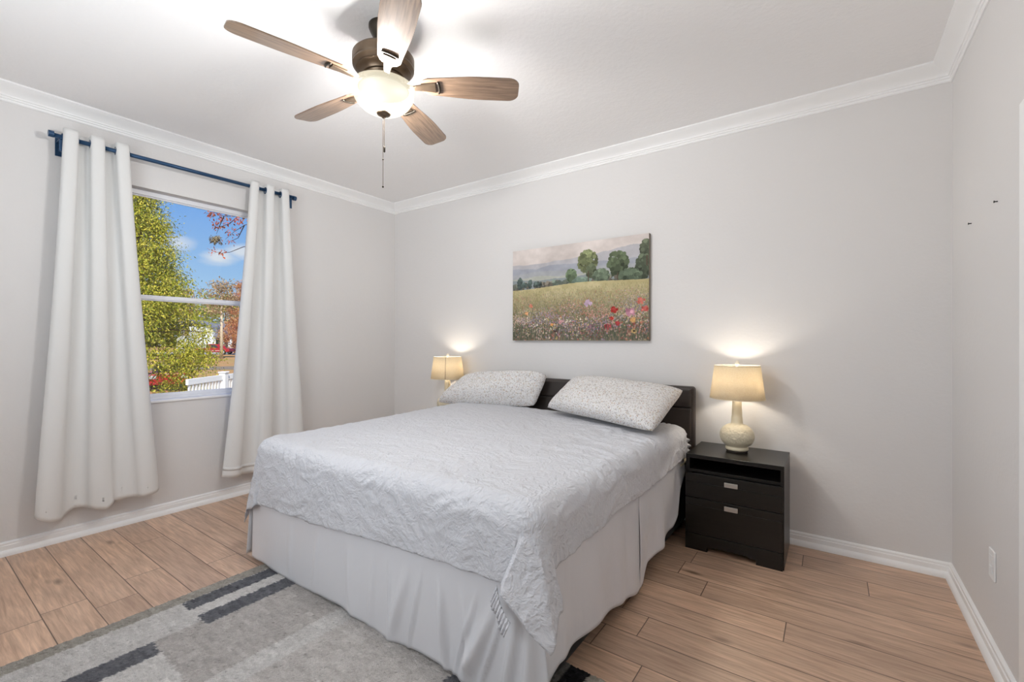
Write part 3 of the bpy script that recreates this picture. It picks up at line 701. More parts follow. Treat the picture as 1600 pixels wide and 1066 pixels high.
# --- pillows
def pillow_mat():
    m = new_mat('floral_cotton', rough=0.8, spec=0.2); t = NT(m); o = t.obj()
    base_ = srgb(222, 220, 219); c = None
    for sc, seed, cols, th in ((88, 0, [(120, 122, 132), (150, 130, 84), (176, 140, 112), (132, 134, 150)], .40), (52, 3, [(150, 150, 164), (168, 152, 104), (198, 162, 140), (138, 138, 148)], .36), (125, 7, [(110, 110, 112), (160, 150, 110), (140, 142, 150), (120, 112, 92)], .38)):
        v = t.n('ShaderNodeTexVoronoi'); v.inputs['Scale'].default_value = sc
        w_ = t.noise(o, 30, 1); ad = t.n('ShaderNodeVectorMath', operation='ADD'); s_ = t.n('ShaderNodeVectorMath', operation='SCALE'); s_.inputs['Scale'].default_value = .014
        t.l(w_.outputs['Color'], s_.inputs[0]); t.l(t.mapping(o, loc=(seed, seed*.7, 0)), ad.inputs[0]); t.l(s_.outputs[0], ad.inputs[1]); t.l(ad.outputs[0], v.inputs['Vector'])
        sp = t.n('ShaderNodeSeparateColor'); t.l(v.outputs['Color'], sp.inputs[0])
        col = t.ramp(sp.outputs[0], [(i/3.0, srgb(*q)) for i, q in enumerate(cols)])
        msk = t.ramp(v.outputs['Distance'], [(th*.6, (.6, .6, .6)), (th, (0, 0, 0))])
        msk = t.math('MULTIPLY', msk, t.math('GREATER_THAN', sp.outputs[1], .22))
        c = t.mix(msk, c if c is not None else base_, col)
    t.l(c, t.b.inputs['Base Color']); t.bump(t.noise(o, 14, 3).outputs[0], .25, .012); return m
M_pil = pillow_mat()
def pillow(corners, thick, lift, label, seed):
    TL, TR, BR, BL = [Vector(c_) for c_ in corners]; n_ = (TR-TL).cross(BL-TL).normalized()
    if n_.y > 0: n_ = -n_
    N, Mv = 72, 48; g = {}
    def surf(sgn):
        P = []
        for j in range(Mv+1):
            row = []
            for i in range(N+1):
                u, v = i/N, j/Mv; a, b = 2*u-1, 2*v-1
                # edges pulled in between the corners, plump centre
                pin = 0.025
                uu = .5+.5*a*(1-pin*(1-b*b)*1.0); vv = .5+.5*b*(1-2.2*pin*(1-a*a))
                rc = 1-.045*(a*a*b*b)**2; uu = .5+(uu-.5)*rc; vv = .5+(vv-.5)*rc
                p = TL.lerp(TR, uu).lerp(BL.lerp(BR, uu), vv)
                prof = (max(0, 1-a**4)**.56)*(max(0, 1-b**4)**.56)
                h = sgn*thick*.5*prof + lift*prof
                h += prof*(0.012*noise.noise((u*4+seed, v*3, seed))+0.007*noise.noise((u*9+seed, v*9, 2+seed)))
                # creases radiating from the corners
                row.append(p+n_*h)
            P.append(row)
        return P
    A, B = surf(1), surf(-1); m = MB(); m.grid(A); m.grid(B)
    me = m.build('pillow', M_pil, smooth=True)
    bm = bmesh.new(); bm.from_mesh(me.data); bmesh.ops.remove_doubles(bm, verts=bm.verts, dist=1e-5); bmesh.ops.recalc_face_normals(bm, faces=bm.faces); bm.to_mesh(me.data); bm.free()
    for p in me.data.polygons: p.use_smooth = True
    return tag(me, label, 'pillow', 'floral pillows against the headboard')
pillow([(-2.70, 3.115, .915), (-1.85, 3.125, .985), (-1.93, 3.06, .735), (-2.83, 2.84, .716)], .19, .03, 'floral pillow propped at the left half of the headboard, by the lamp in the corner', 2.0)
pillow([(-1.60, 3.115, .985), (-0.785, 3.105, .935), (-0.815, 2.55, .738), (-1.75, 2.90, .757)], .19, .025, 'floral pillow propped at the right half of the headboard, next to the visible nightstand', 5.0)

# ------------------------------------------------------------------ nightstands
M_black = new_mat('black_brown_laminate', srgb(20, 17, 15), 0.3, spec=0.45); t = NT(M_black)
gr = t.noise(t.mapping(t.obj(), (1.5, 20, 20)), 5, 4, .6); t.l(t.ramp(gr.outputs[0], [(.3, srgb(13, 11, 10)), (.7, srgb(25, 21, 18))]), t.b.inputs['Base Color']); t.bump(gr.outputs[0], .12, .002)
M_nick = new_mat('brushed_nickel', srgb(196, 192, 186), .35, .8)
NX0, NX1, NYF, NYB, NZ = -0.728, -0.210, 2.880, 3.282, 0.570
def make_nightstand(label):
    r = thing('nightstand', ((NX0+NX1)/2, (NYF+NYB)/2, 0), label, 'nightstand', 'black nightstands flanking the bed')
    MB().box(NX0, NX1, NYF, NYB, NZ-.024, NZ).build('top', M_black, r, bevel=.0015)
    b = MB(); b.box(NX0, NX0+.022, NYF+.001, NYB, 0.0, NZ-.024).box(NX1-.018, NX1, NYF+.001, NYB, 0, NZ-.024).box(NX0+.022, NX1-.018, NYB-.012, NYB, .03, NZ-.024)
    b.box(NX0+.022, NX1-.018, NYF+.004, NYB-.012, .462, .480).box(NX0+.022, NX1-.018, NYF+.06, NYB-.012, .04, .06); b.build('carcass', M_black, r, bevel=.001)
    for z0, z1, zg, hz in ((.316, .460, .408, .424), (.100, .312, .270, .286)):
        d_ = MB(); d_.box(NX0+.001, NX1-.006, NYF-.016, NYF, z0, zg-.002).box(NX0+.001, NX1-.006, NYF-.016, NYF, zg, z1).box(NX0+.003, NX1-.008, NYF-.013, NYF, z0+.001, z1-.001)
        d_ = d_.build('drawer', M_black, r, bevel=.0015)
        h = MB(); h.box(-.507, -.436, NYF-.034, NYF-.026, hz-.013, hz+.013).box(-.503, -.496, NYF-.028, NYF-.014, hz-.01, hz+.01).box(-.447, -.440, NYF-.028, NYF-.014, hz-.01, hz+.01)
        h.build('handle', M_nick, d_, bevel=.0015)
    MB().prism([(NX0+.001, 0), (NX0+.125, 0), (NX0+.125, .026), (NX0+.16, .026), (NX0+.17, .034), (NX1-.18, .034), (NX1-.17, .026), (NX1-.135, .026), (NX1-.135, 0), (NX1-.006, 0), (NX1-.006, .096), (NX0+.001, .096)], 'y', NYF-.016, NYF).build('plinth', M_black, r, bevel=.0012)
    return r
ns = make_nightstand('black two drawer nightstand right of the bed, under the right lamp')
ns2 = copy_tree(ns); ns2.location.x = -2.962; ns2['label'] = 'black nightstand left of the bed in the corner, behind the pillow'

# ------------------------------------------------------------------ table lamps
M_cer = new_mat('cream_ceramic', srgb(226, 214, 186), .45); t = NT(M_cer)
vo = t.noise(t.obj(), 55, 4, .6); sp = t.n('ShaderNodeSeparateXYZ'); t.l(t.obj(), sp.inputs[0])
band = t.math('MULTIPLY', t.ramp(sp.outputs[2], [(.57+.05, (0, 0, 0)), (.57+.09, (1, 1, 1))]), t.ramp(sp.outputs[2], [(.57+.15, (1, 1, 1)), (.57+.19, (.0, .0, .0))]))
t.bump(t.math('MULTIPLY', t.math('POWER', vo.outputs[0], 2.0), band), .9, .02)
M_shade = bpy.data.materials.new('linen_shade'); M_shade.use_nodes = True; t = NT(M_shade)
df = t.n('ShaderNodeBsdfDiffuse'); tl = t.n('ShaderNodeBsdfTranslucent'); mx = t.n('ShaderNodeMixShader'); mx.inputs[0].default_value = .5
lin = t.noise(t.mapping(t.obj(), (1, 1, 3)), 160, 3, .6); lc = t.ramp(lin.outputs[0], [(.3, srgb(226, 212, 186)), (.7, srgb(244, 236, 218))])
t.l(lc, df.inputs[0]); t.l(lc, tl.inputs[0]); t.l(df.outputs[0], mx.inputs[1]); t.l(tl.outputs[0], mx.inputs[2]); t.l(mx.outputs[0], t.out.inputs[0])
M_bulb = new_mat('lit_bulb', (1, .9, .75)); t = NT(M_bulb); t.b.inputs['Emission Color'].default_value = (1, .85, .6, 1); t.b.inputs['Emission Strength'].default_value = 4
LX, LY, LZ = -0.482, 3.120, NZ
def make_lamp(label):
    r = thing('table_lamp', (LX, LY, LZ), label, 'lamp', 'lit table lamps on the nightstands')
    c = (LX, LY, LZ)
    MB().lathe([(.058, 0), (.060, .004), (.060, .010), (.056, .010)], c).build('foot', new_mat('dark_felt', srgb(60, 52, 44), .8), r, auto=40)
    prof = [(.055, .010), (.064, .012), (.066, .020), (.064, .028)]
    for i in range(13):
        a = -0.98+i/12*(1.25+.98); prof.append((.099*math.cos(a)**.9, .098+.078*math.sin(a)))
    prof += [(.0335, .180), (.032, .20), (.031, .215), (.029, .222), (.0295, .235), (.0275, .27), (.0262, .31), (.022, .316), (.012, .318)]
    MB().lathe(prof, c, 56).build('base', M_cer, r, smooth=True)
    MB().lathe([(.012, .318), (.012, .36), (.016, .362), (.016, .39)], c, 20).build('socket', new_mat('socket_metal', (.5, .45, .35), .4, .8), r, auto=40)
    MB().sphere((LX, LY, LZ+.405), .014, 16, 10, (1, 1, 1.25)).build('bulb', M_bulb, r, smooth=True)
    s = MB().lathe([(.157, .330), (.130, .535)], c, 64, caps=False).build('lamp_shade', M_shade, r, smooth=True, solid=.0015)
    m = MB()
    for rr, zz in ((.130, .534), (.157, .331)): m.tube([(LX+rr*math.cos(2*math.pi*i/48), LY+rr*math.sin(2*math.pi*i/48), LZ+zz) for i in range(49)], .0022, 6)
    for k in range(3): a = 2*math.pi*k/3+.4; m.tube([(LX, LY, LZ+.528), (LX+.134*math.cos(a), LY+.134*math.sin(a), LZ+.532)], .0016, 6)
    for sg in (-1, 1): m.tube([(LX+sg*.012, LY, LZ+.36), (LX+sg*.045, LY, LZ+.40), (LX+sg*.05, LY, LZ+.46), (LX+sg*.025, LY, LZ+.515), (LX, LY, LZ+.528)], .0018, 6)
    m.build('harp', new_mat('cream_wire', srgb(226, 214, 190), .5), r, smooth=True)
    MB().lathe([(.006, .526), (.006, .534), (.011, .540), (.014, .550), (.011, .560), (.004, .566), (.0005, .568)], c, 20).build('finial', new_mat('cream_finial', srgb(236, 228, 210), .4), r, smooth=True)
    return r
lamp = make_lamp('lit table lamp with a round cream base on the nightstand right of the bed')
lamp2 = copy_tree(lamp); lamp2.location.x = -2.950; lamp2['label'] = 'lit table lamp in the corner left of the bed, its base behind a pillow'
# the left shade shows its dark vertical seam
m = MB(); P = []
for w_ in (-.012, .012):
    P.append([(lamp2.location.x+(.157-.027*k/6+.0012)*math.cos(-.95+w_), LY+(.157-.027*k/6+.0012)*math.sin(-.95+w_), LZ+.332+.2*k/6) for k in range(7)])
m.grid(P).build('seam', new_mat('seam_brown', srgb(120, 88, 56), .9), lamp2)
for lx in (LX, -2.950):
    ld = bpy.data.lights.new('lamp_light', 'POINT'); ld.energy = LAMP_POWER; ld.color = WARM; ld.shadow_soft_size = 0.03
    lo = bpy.data.objects.new('lamp_light', ld); COL.objects.link(lo); lo.location = (lx, LY, LZ+.446)

# ------------------------------------------------------------------ ceiling fan
FXc, FYc = -1.73, 1.39; FZB = 2.467
fan = thing('ceiling_fan', (FXc, FYc, H), 'five blade wooden ceiling fan with a lit glass bowl, above the bed', 'ceiling fan')
M_brz = new_mat('antique_bronze', srgb(104, 88, 72), .34, .75)
M_brzd = new_mat('dark_bronze', srgb(62, 56, 48), .4, .7)
c = (FXc, FYc, 0)
MB().lathe([(.012, 2.62), (.030, 2.655), (.040, 2.668), (.064, 2.715), (.069, 2.728), (.069, H)], c).build('canopy', M_brzd, fan, auto=35)
MB().lathe([(.012, 2.60), (.012, 2.66)], c, 20).build('downrod', M_brzd, fan, smooth=True)
MB().lathe([(.02, 2.615), (.10, 2.612), (.130, 2.604), (.138, 2.596), (.142, 2.590), (.142, 2.558), (.139, 2.552), (.141, 2.548), (.141, 2.543), (.132, 2.536), (.126, 2.530), (.127, 2.525), (.112, 2.516), (.100, 2.506), (.097, 2.500), (.090, 2.497), (.086, 2.490), (.084, 2.480), (.06, 2.478)], c, 64).build('motor_housing', M_brz, fan, auto=30)
MB().lathe([(.060, 2.480), (.060, 2.462), (.050, 2.458), (.045, 2.450), (.112, 2.447), (.117, 2.443), (.112, 2.440), (.03, 2.440)], c, 48).build('light_fitter', new_mat('matt_black', (.004, .004, .004), 1, 0, 0), fan, auto=30)
M_blade = new_mat('walnut_blade', rough=.3); t = NT(M_blade); t.b.inputs['Coat Weight'].default_value = .8; t.b.inputs['Coat Roughness'].default_value = .12
g = t.noise(t.mapping(t.n('ShaderNodeTexCoord').outputs['UV'], (2, 30, 1)), 3, 5, .6, .4)
t.l(t.ramp(g.outputs[0], [(.3, srgb(98, 76, 60)), (.7, srgb(150, 124, 102))]), t.b.inputs['Base Color'])
PIT = math.radians(13)
for k in range(5):
    a = math.radians(255.2+72*k); ra = Vector((math.cos(a), math.sin(a), 0)); ta = Vector((-math.sin(a), math.cos(a), 0))
    tp = ta*math.cos(PIT)-Vector((0, 0, 1))*math.sin(PIT); nn = ra.cross(tp)
    # outline: r along the blade, half width
    out = []
    r0, r1 = .175, .640
    def hwid(r): return .050+.020*sstep(r0, r0+.28, r)
    prof = [(r0, .024), (r0+.012, .038), (r0+.035, .050)]
    for i in range(1, 9): r_ = r0+.035+(r1-.05-r0-.035)*i/8; prof.append((r_, hwid(r_)))
    for i in range(1, 7): b = math.pi/2*i/6; prof.append((r1-.05+.05*math.sin(b)*(.82+.18*1), .070-.042*(1-math.cos(b))*1.0))
    poly = [(r_, h_) for r_, h_ in prof]+[(r_, -h_) for r_, h_ in reversed(prof)]
    O = Vector((FXc, FYc, FZB)); tm = .006; n = len(poly)
    vs_ = [O+ra*u+tp*v+nn*tm/2 for u, v in poly]+[O+ra*u+tp*v-nn*tm/2 for u, v in poly]
    m = MB(); half = len(prof); fs_ = []
    for i in range(half-1):
        A, B, C_, D = i, i+1, n-2-i, n-1-i; fs_ += [(A, B, C_, D), (D+n, C_+n, B+n, A+n)]
    fs_ += [(i, n+i, n+(i+1) % n, (i+1) % n) for i in range(n)]
    m.add(vs_, fs_); bl = m.build('blade', M_blade, fan, bevel=.0015)
    uvl = bl.data.uv_layers.new(name='UVMap')
    for lp in bl.data.loops:
        q = Vector(bl.data.vertices[lp.vertex_index].co)-O; uvl.data[lp.index].uv = (q.dot(ra)+k*3.1, q.dot(tp)+k*1.7)
    # blade iron: curved arm from the flywheel to a slotted plate under the blade
    ir = MB(); dn = Vector((0, 0, -1)) if nn.z > 0 else Vector((0, 0, -1))
    under = -nn if nn.z > 0 else nn
    pathp = [(.070, .004, .013), (.100, .004, .013), (.135, -.010, .014), (.165, -.008, .018), (.20, -.0055, .024), (.245, -.0055, .030)]
    vs_ = []; fs_ = []
    for (r_, h_, w_) in pathp:
        z_ = O+ra*r_+(Vector((0, 0, h_)) if r_ < .15 else under*(-h_))
        for v_, q_ in ((-w_, 0), (w_, 0), (w_*.8, .006), (-w_*.8, .006)): vs_.append(z_+tp*v_+under*q_)
    for i in range(len(pathp)-1):
        for j in range(4): fs_.append((i*4+j, i*4+(j+1) % 4, (i+1)*4+(j+1) % 4, (i+1)*4+j))
    fs_ += [(0, 1, 2, 3), tuple((len(pathp)-1)*4+j for j in (3, 2, 1, 0))]
    ir.add(vs_, fs_)
    bi = ir.build('blade_iron', M_brz, fan, bevel=.001)
    s = MB(); s_pts = []
    for i in range(9): b = -.036+.072*i/8; s_pts.append(O+ra*(.262-1.2*b*b*4)+tp*b+under*.0065)
    s.tube(s_pts, [.004]+[.0055]*7+[.004], 8); s.build('slot_bar', M_brzd, fan, smooth=True)
# glass bowl: frosted glass that glows and lets most of the bulbs' light through
M_bowl = bpy.data.materials.new('frosted_bowl'); M_bowl.use_nodes = True; t = NT(M_bowl)
em = t.n('ShaderNodeEmission'); em.inputs[0].default_value = (*srgb(255, 240, 205), 1); em.inputs[1].default_value = .5
trn = t.n('ShaderNodeBsdfTransparent'); trn.inputs[0].default_value = (.8, .8, .8, 1); mxb = t.n('ShaderNodeMixShader'); mxb.inputs[0].default_value = .22
gly = t.n('ShaderNodeBsdfGlossy'); gly.inputs['Roughness'].default_value = .25; trl = t.n('ShaderNodeBsdfTranslucent'); trl.inputs[0].default_value = (.02, .02, .018, 1)
ads = t.n('ShaderNodeAddShader'); t.l(trn.outputs[0], mxb.inputs[1]); t.l(trl.outputs[0], mxb.inputs[2]); t.l(mxb.outputs[0], ads.inputs[0]); t.l(em.outputs[0], ads.inputs[1]); t.l(ads.outputs[0], t.out.inputs[0])
prof = [(.144, 2.452), (.145, 2.446), (.142, 2.436)]
for i in range(1, 15): a = i/14*math.pi/2; prof.append((.142*math.cos(a)**.85+.0, 2.436-.104*math.sin(a)))
prof[-1] = (.012, 2.332)
MB().lathe(prof, c, 64, caps=False).build('glass_bowl', M_bowl, fan, smooth=True)
MB().lathe([(.030, 2.336), (.033, 2.331), (.030, 2.325), (.018, 2.321), (.010, 2.316), (.008, 2.311), (.0005, 2.309)], c, 32).build('bowl_finial', M_brz, fan, smooth=True)
for dx, zb, fobz in ((-.004, 1.985, 1.985), (.006, 2.155, 2.155)):
    m = MB(); m.tube([(FXc+dx, FYc, 2.312), (FXc+dx, FYc, zb)], .0012, 6)
    ch = m.build('pull_chain', M_brz, fan)
    if zb > 2.1: MB().lathe([(.001, 0), (.004, .003), (.0045, .025), (.002, .030)], (FXc+dx, FYc, zb-.01), 12).build('chain_fob', M_brzd, ch, smooth=True)
    else:
        MB().sphere((FXc+dx, FYc, zb), .0045, 10, 8).build('chain_fob', M_brzd, ch, smooth=True)
        MB().sphere((FXc+dx, FYc, 2.115), .004, 10, 8).build('chain_bead', M_brzd, ch, smooth=True)
for k in range(3):
    a = math.radians(40+120*k); ld = bpy.data.lights.new('fan_light', 'POINT'); ld.energy = FAN_POWER/3; ld.color = (1, .985, .965); ld.shadow_soft_size = 0.045
    lo = bpy.data.objects.new('fan_light', ld); COL.objects.link(lo); lo.location = (FXc+.075*math.cos(a), FYc+.075*math.sin(a), 2.388)

# ------------------------------------------------------------------ outside
GZ = -1.20
def gp(u, v, D=None, z=None):
    """world point seen at pixel (u, v) of the 1600 wide frame, at depth D or height z (used to lay out the yard)"""
    d = F2+R3*((u-799.68)/705.33)-U3*((v-531.89)/705.33)
    if D is None: D = (z-EYE)/d.z
    return Vector((0, 0, EYE))+d*D
M_grd = new_mat('lawn', rough=1, spec=0); t = NT(M_grd); o = t.obj()
gn = t.noise(o, .22, 5, .65); gd = t.noise(o, 3, 4, .7)
cc = t.ramp(gn.outputs[0], [(.36, srgb(158, 146, 84)), (.5, srgb(190, 150, 104)), (.64, srgb(196, 140, 96))]); cc = t.mix(.5, cc, t.ramp(gd.outputs[0], [(.3, (.6, .6, .6)), (.7, (1.2, 1.2, 1.2))]), 'MULTIPLY'); t.l(cc, t.b.inputs['Base Color'])
yard = MB(); yard.add([(-260, -140, GZ), (-4.4, -140, GZ), (-4.4, 260, GZ), (-260, 260, GZ)], [(0, 1, 2, 3)])
tag(yard.build('yard', M_grd), 'leaf strewn tan lawn outside the window', 'lawn', kind='structure')
# driveway strip under the truck and the street edge
def strip(name, pxs, mat, label):
    pts = [gp(u, v, z=GZ+.03) for u, v in pxs]; top = [tuple(p) for p in pts]; bot = [(p[0], p[1], GZ-.02) for p in top]; n = len(pts); m = MB()
    m.add(top+bot, [tuple(range(n)), tuple(range(2*n-1, n-1, -1))]+[(i, (i+1) % n, n+(i+1) % n, n+i) for i in range(n)])
    return tag(m.build(name, mat), label, 'road', kind='structure')
strip('driveway', [(150, 551.2), (470, 550.0), (470, 553.4), (150, 555.0)], new_mat('concrete', srgb(170, 168, 164), .9), 'grey concrete driveway under the red pickup')
strip('street', [(120, 574.5), (480, 571.5), (480, 576.0), (120, 580)], new_mat('asphalt', srgb(140, 122, 100), .95), 'narrow street across the lawn beyond the fence')

# leaves
def leaf_mat(name, stops, trans=.3):
    m = bpy.data.materials.new(name); m.use_nodes = True; t = NT(m); gi = t.n('ShaderNodeNewGeometry')
    c_ = t.ramp(gi.outputs['Random Per Island'], [(i/(len(stops)-1), srgb(*s)) for i, s in enumerate(stops)])
    d_ = t.n('ShaderNodeBsdfDiffuse'); tr_ = t.n('ShaderNodeBsdfTranslucent'); mx_ = t.n('ShaderNodeMixShader'); mx_.inputs[0].default_value = trans
    t.l(c_, d_.inputs[0]); t.l(c_, tr_.inputs[0]); t.l(d_.outputs[0], mx_.inputs[1]); t.l(tr_.outputs[0], mx_.inputs[2]); t.l(mx_.outputs[0], t.out.inputs[0]); return m
M_leafg = leaf_mat('cypress_leaves', [(92, 112, 40), (172, 172, 58), (226, 208, 84), (128, 142, 48), (244, 222, 104)], .22)
M_leafo = leaf_mat('autumn_leaves', [(206, 142, 108), (220, 170, 128), (180, 138, 108), (226, 180, 120), (200, 114, 92)])
M_leafb = leaf_mat('brown_leaves', [(186, 164, 130), (206, 176, 140), (166, 158, 116), (196, 150, 120)])
M_leafy = leaf_mat('bush_leaves', [(150, 164, 76), (188, 190, 90), (124, 140, 70), (210, 200, 104)])
M_leafr = leaf_mat('red_leaves', [(230, 120, 70), (206, 96, 60), (140, 92, 70), (236, 150, 100)])
M_bark = new_mat('bark', srgb(96, 80, 66), .95, spec=0); M_pale = new_mat('pale_bark', srgb(214, 196, 170), .95, spec=0)
def leaves(rng, clumps, per, size, droop, spread):
    """clumps: array of (x,y,z,r); returns an MB of leaf quads"""
    V = []; Fq = []; 
    for cx_, cy_, cz_, r in clumps:
        for _ in range(per):
            g3 = rng.normal(0, 1, 3); p = np.array([cx_, cy_, cz_])+g3*r*np.array([1, 1, .75])*spread
            d = rng.normal(0, 1, 3); d[2] -= droop; d += g3*.5; d /= np.linalg.norm(d); w_ = np.cross(d, g3*np.array([1, 1, 1.0])+np.array([0, 0, .8])+rng.normal(0, .45, 3)); w_ /= np.linalg.norm(w_)+1e-9
            L = size*(.6+.8*rng.random()); W = L*.22
            o_ = len(V); V += [tuple(p-w_*W*.5), tuple(p+d*L*.45-w_*W), tuple(p+d*L), tuple(p+d*L*.45+w_*W)]; Fq.append((o_, o_+1, o_+2, o_+3))
    m = MB(); m.v = V; m.f = Fq; return m
def fast(m, name, mat, parent):
    me = bpy.data.meshes.new(name); me.from_pydata(m.v, [], m.f); me.materials.append(mat); o = bpy.data.objects.new(name, me); COL.objects.link(o); attach(o, parent); return o
# big cypress by the window
rng = np.random.default_rng(11)
TB = gp(216, 560, D=9.6); TB.z = GZ
tree = thing('cypress_tree', tuple(TB), 'tall feathery green cypress close outside the window', 'tree')
MB().tube([(TB.x, TB.y, GZ), (TB.x+.05, TB.y, .6), (TB.x-.02, TB.y+.03, 2.4), (TB.x, TB.y, 4.3)], [.16, .13, .08, .02], 12).build('trunk', M_bark, tree, smooth=True)
SIL = [(.0, 1.1), (.07, 1.25), (.14, 1.42), (.22, 1.5), (.30, 1.22), (.36, 1.40), (.46, 1.5), (.53, 1.15), (.60, .95), (.70, .74), (.80, .66), (.86, .48), (.92, .36), (1, .08)]
cl = []; lb = MB(); top = 4.45
for i in range(520):
    f = rng.random()**1.25; z = GZ+.25+(top-GZ-.25)*f; rmax = lerp_table(SIL, f)*.95; a = rng.random()*6.283; q = rmax*(.35+.65*rng.random()**.6)
    x, y = TB.x+q*math.cos(a), TB.y+q*math.sin(a); cl.append((x, y, z-.10*q, .16+.05*rng.random()))
    if i % 5 == 0: lb.tube([(TB.x, TB.y, z-.05), (x, y, z-.12*q)], [.018, .006], 5)
lb.build('branches', M_bark, tree)['kind'] = 'stuff'
fast(leaves(rng, cl, 200, .050, 1.2, .80), 'foliage', M_leafg, tree)
# trees farther off
def far_tree(u, vtop, vbase, D, wpx, mat, bark, label, name, n=60, per=60, crown_from=.35, seed=1, lean=0, group='trees beyond the street'):
    rng = np.random.default_rng(seed); b = gp(u, vbase, D=D); b.z = GZ; tz = gp(u, vtop, D=D).z; hgt = tz-GZ; r = wpx/705.33*D/2
    t_ = thing(name, tuple(b), label, 'tree', group)
    MB().tube([(b.x, b.y, GZ), (b.x+lean*.3, b.y, GZ+hgt*.4), (b.x+lean, b.y, GZ+hgt*.85)], [hgt*.022, hgt*.017, hgt*.005], 8).build('trunk', bark, t_, smooth=True)
    cl = []
    for i in range(n):
        f = rng.random(); z = GZ+hgt*(crown_from+(1-crown_from)*f); rr = r*math.sqrt(max(.03, 1-(2*f-.9)**2*.8)); a = rng.random()*6.283; q = rr*rng.random()**.5
        cl.append((b.x+lean*f+q*math.cos(a), b.y+q*math.sin(a), z, r*.2))
    fast(leaves(rng, cl, per, r*.16, .3, .9), 'foliage', mat, t_)
far_tree(346, 441, 560, 60, 46, M_leafb, M_pale, 'slender pale trunked tree with thin brown crown standing before the red pickup', 'street_tree', 46, 40, .52, 3)
far_tree(376, 440, 552, 74, 32, M_leafo, M_bark, 'orange leaved tree at the right side of the window view', 'autumn_tree', 70, 70, .15, 4)
far_tree(322, 462, 548, 106, 40, M_leafy, M_bark, 'yellow green bushy tree behind the white house, next to the cypress', 'background_tree', 60, 60, .1, 5)
far_tree(352, 464, 548, 124, 46, M_leafy, M_bark, 'yellow green bushy tree behind the white house, nearer the orange tree', 'background_tree', 60, 60, .1, 6)
far_tree(300, 448, 548, 138, 40, M_leafb, M_bark, 'thin greyish tree rising behind the cypress edge', 'background_tree', 50, 40, .2, 7)
far_tree(366, 500, 552, 83, 36, M_leafo, M_bark, 'low rust coloured tree beside the white house', 'background_tree', 60, 60, .05, 8)
far_tree(240, 455, 548, 165, 110, M_leafy, M_bark, 'broad green tree far behind the cypress', 'background_tree', 90, 60, .05, 9)
far_tree(420, 455, 548, 145, 80, M_leafo, M_bark, 'wide russet tree hidden by the right curtain', 'background_tree', 80, 60, .05, 10)
# maple with red leaves reaching in from the right
rng = np.random.default_rng(21); mb_ = gp(432, 560, D=9.0); mb_.z = GZ
mp = thing('maple_tree', tuple(mb_), 'bare branched tree with a few red leaves at the top right of the window', 'tree')
trk = MB().tube([tuple(mb_), tuple(mb_+Vector((.05, .05, 2.2))), tuple(gp(428, 350, D=9)), tuple(gp(424, 300, D=9.1))], [.12, .09, .06, .03], 8); trk.build('trunk', M_bark, mp, smooth=True)
br = MB(); M_twig = new_mat('twig', srgb(84, 70, 74), .9)
for pts in ([(428, 352), (405, 346), (382, 352), (366, 362), (352, 374)], [(426, 325), (400, 330), (372, 338), (350, 338), (336, 332), (322, 334)], [(428, 372), (400, 382), (380, 386), (360, 394), (345, 396), (333, 393)], [(404, 346), (392, 360), (384, 372)], [(372, 338), (358, 350), (346, 354), (336, 352)], [(382, 352), (372, 372), (358, 378)], [(350, 338), (342, 356), (338, 366)]):
    P_ = [gp(u, v, D=8.9+.25*math.sin(i*2+pts[0][0])) for i, (u, v) in enumerate(pts)]; br.tube([tuple(p) for p in P_], [.011-.009*i/(len(P_)-1) for i in range(len(P_))], 5); br.build('branch', M_twig, mp); br = MB()
cl = []
for u, v, r in ((352, 338, .10), (344, 336, .09), (360, 340, .10), (368, 342, .08), (350, 345, .07), (338, 333, .05), (374, 344, .07), (330, 334, .04), (346, 352, .06), (336, 352, .05), (362, 363, .04), (358, 376, .05), (347, 395, .05), (334, 392, .04), (386, 340, .06)):
    p = gp(u, v, D=8.9); cl.append((*p, r))
fast(leaves(rng, cl, 18, .06, .4, .9), 'foliage', M_leafr, mp)
ms = gp(337, 370, D=8.9); fast(leaves(rng, [(ms.x, ms.y, ms.z-.03, .06)], 110, .07, 2.5, .7), 'hanging_moss', leaf_mat('moss', [(160, 146, 118), (130, 114, 92), (186, 176, 140)]), mp)['kind'] = 'stuff'

# white picket fence
M_fence = new_mat('white_vinyl_fence', srgb(250, 246, 240), .5)
fe = thing('picket_fence', tuple(Vector(gp(346, 590, D=8.9)[:2]+(GZ,)) if False else (gp(346, 590, D=8.9).x, gp(346, 590, D=8.9).y, GZ)), 'white vinyl fence with open pickets between the cypress and the lawn', 'fence')
A = gp(292, 590, D=7.55); B = gp(420, 590, D=10.4); A.z = B.z = 0; dv = (B-A); LEN = dv.length; dv.normalize(); nv = Vector((-dv.y, dv.x, 0)); ZF = .60
def fbox(s0, s1, w_, z0, z1):
    m = MB(); c4 = [A+dv*s0-nv*w_, A+dv*s1-nv*w_, A+dv*s1+nv*w_, A+dv*s0+nv*w_]
    return m.add([(p.x, p.y, z0) for p in c4]+[(p.x, p.y, z1) for p in c4], [(3, 2, 1, 0), (4, 5, 6, 7), (0, 1, 5, 4), (1, 2, 6, 5), (2, 3, 7, 6), (3, 0, 4, 7)])
for z0, z1 in ((ZF-.10, ZF), (.16, .24), (GZ+.06, GZ+.16)): fbox(0, LEN, .022, z0, z1).build('rail', M_fence, fe, bevel=.004)
sp_ = (gp(334, 590, D=8.6)-A); s_post = Vector((sp_.x, sp_.y, 0)).dot(dv)
for s in (s_post-1.83, s_post, s_post+1.83):
    if 0 <= s <= LEN:
        po = fbox(s-.058, s+.058, .058, GZ, ZF+.03).build('post', M_fence, fe, bevel=.004)
        fbox(s-.072, s+.072, .072, ZF+.03, ZF+.06).build('post_cap', M_fence, po, bevel=.01)
i = 0; s = .06
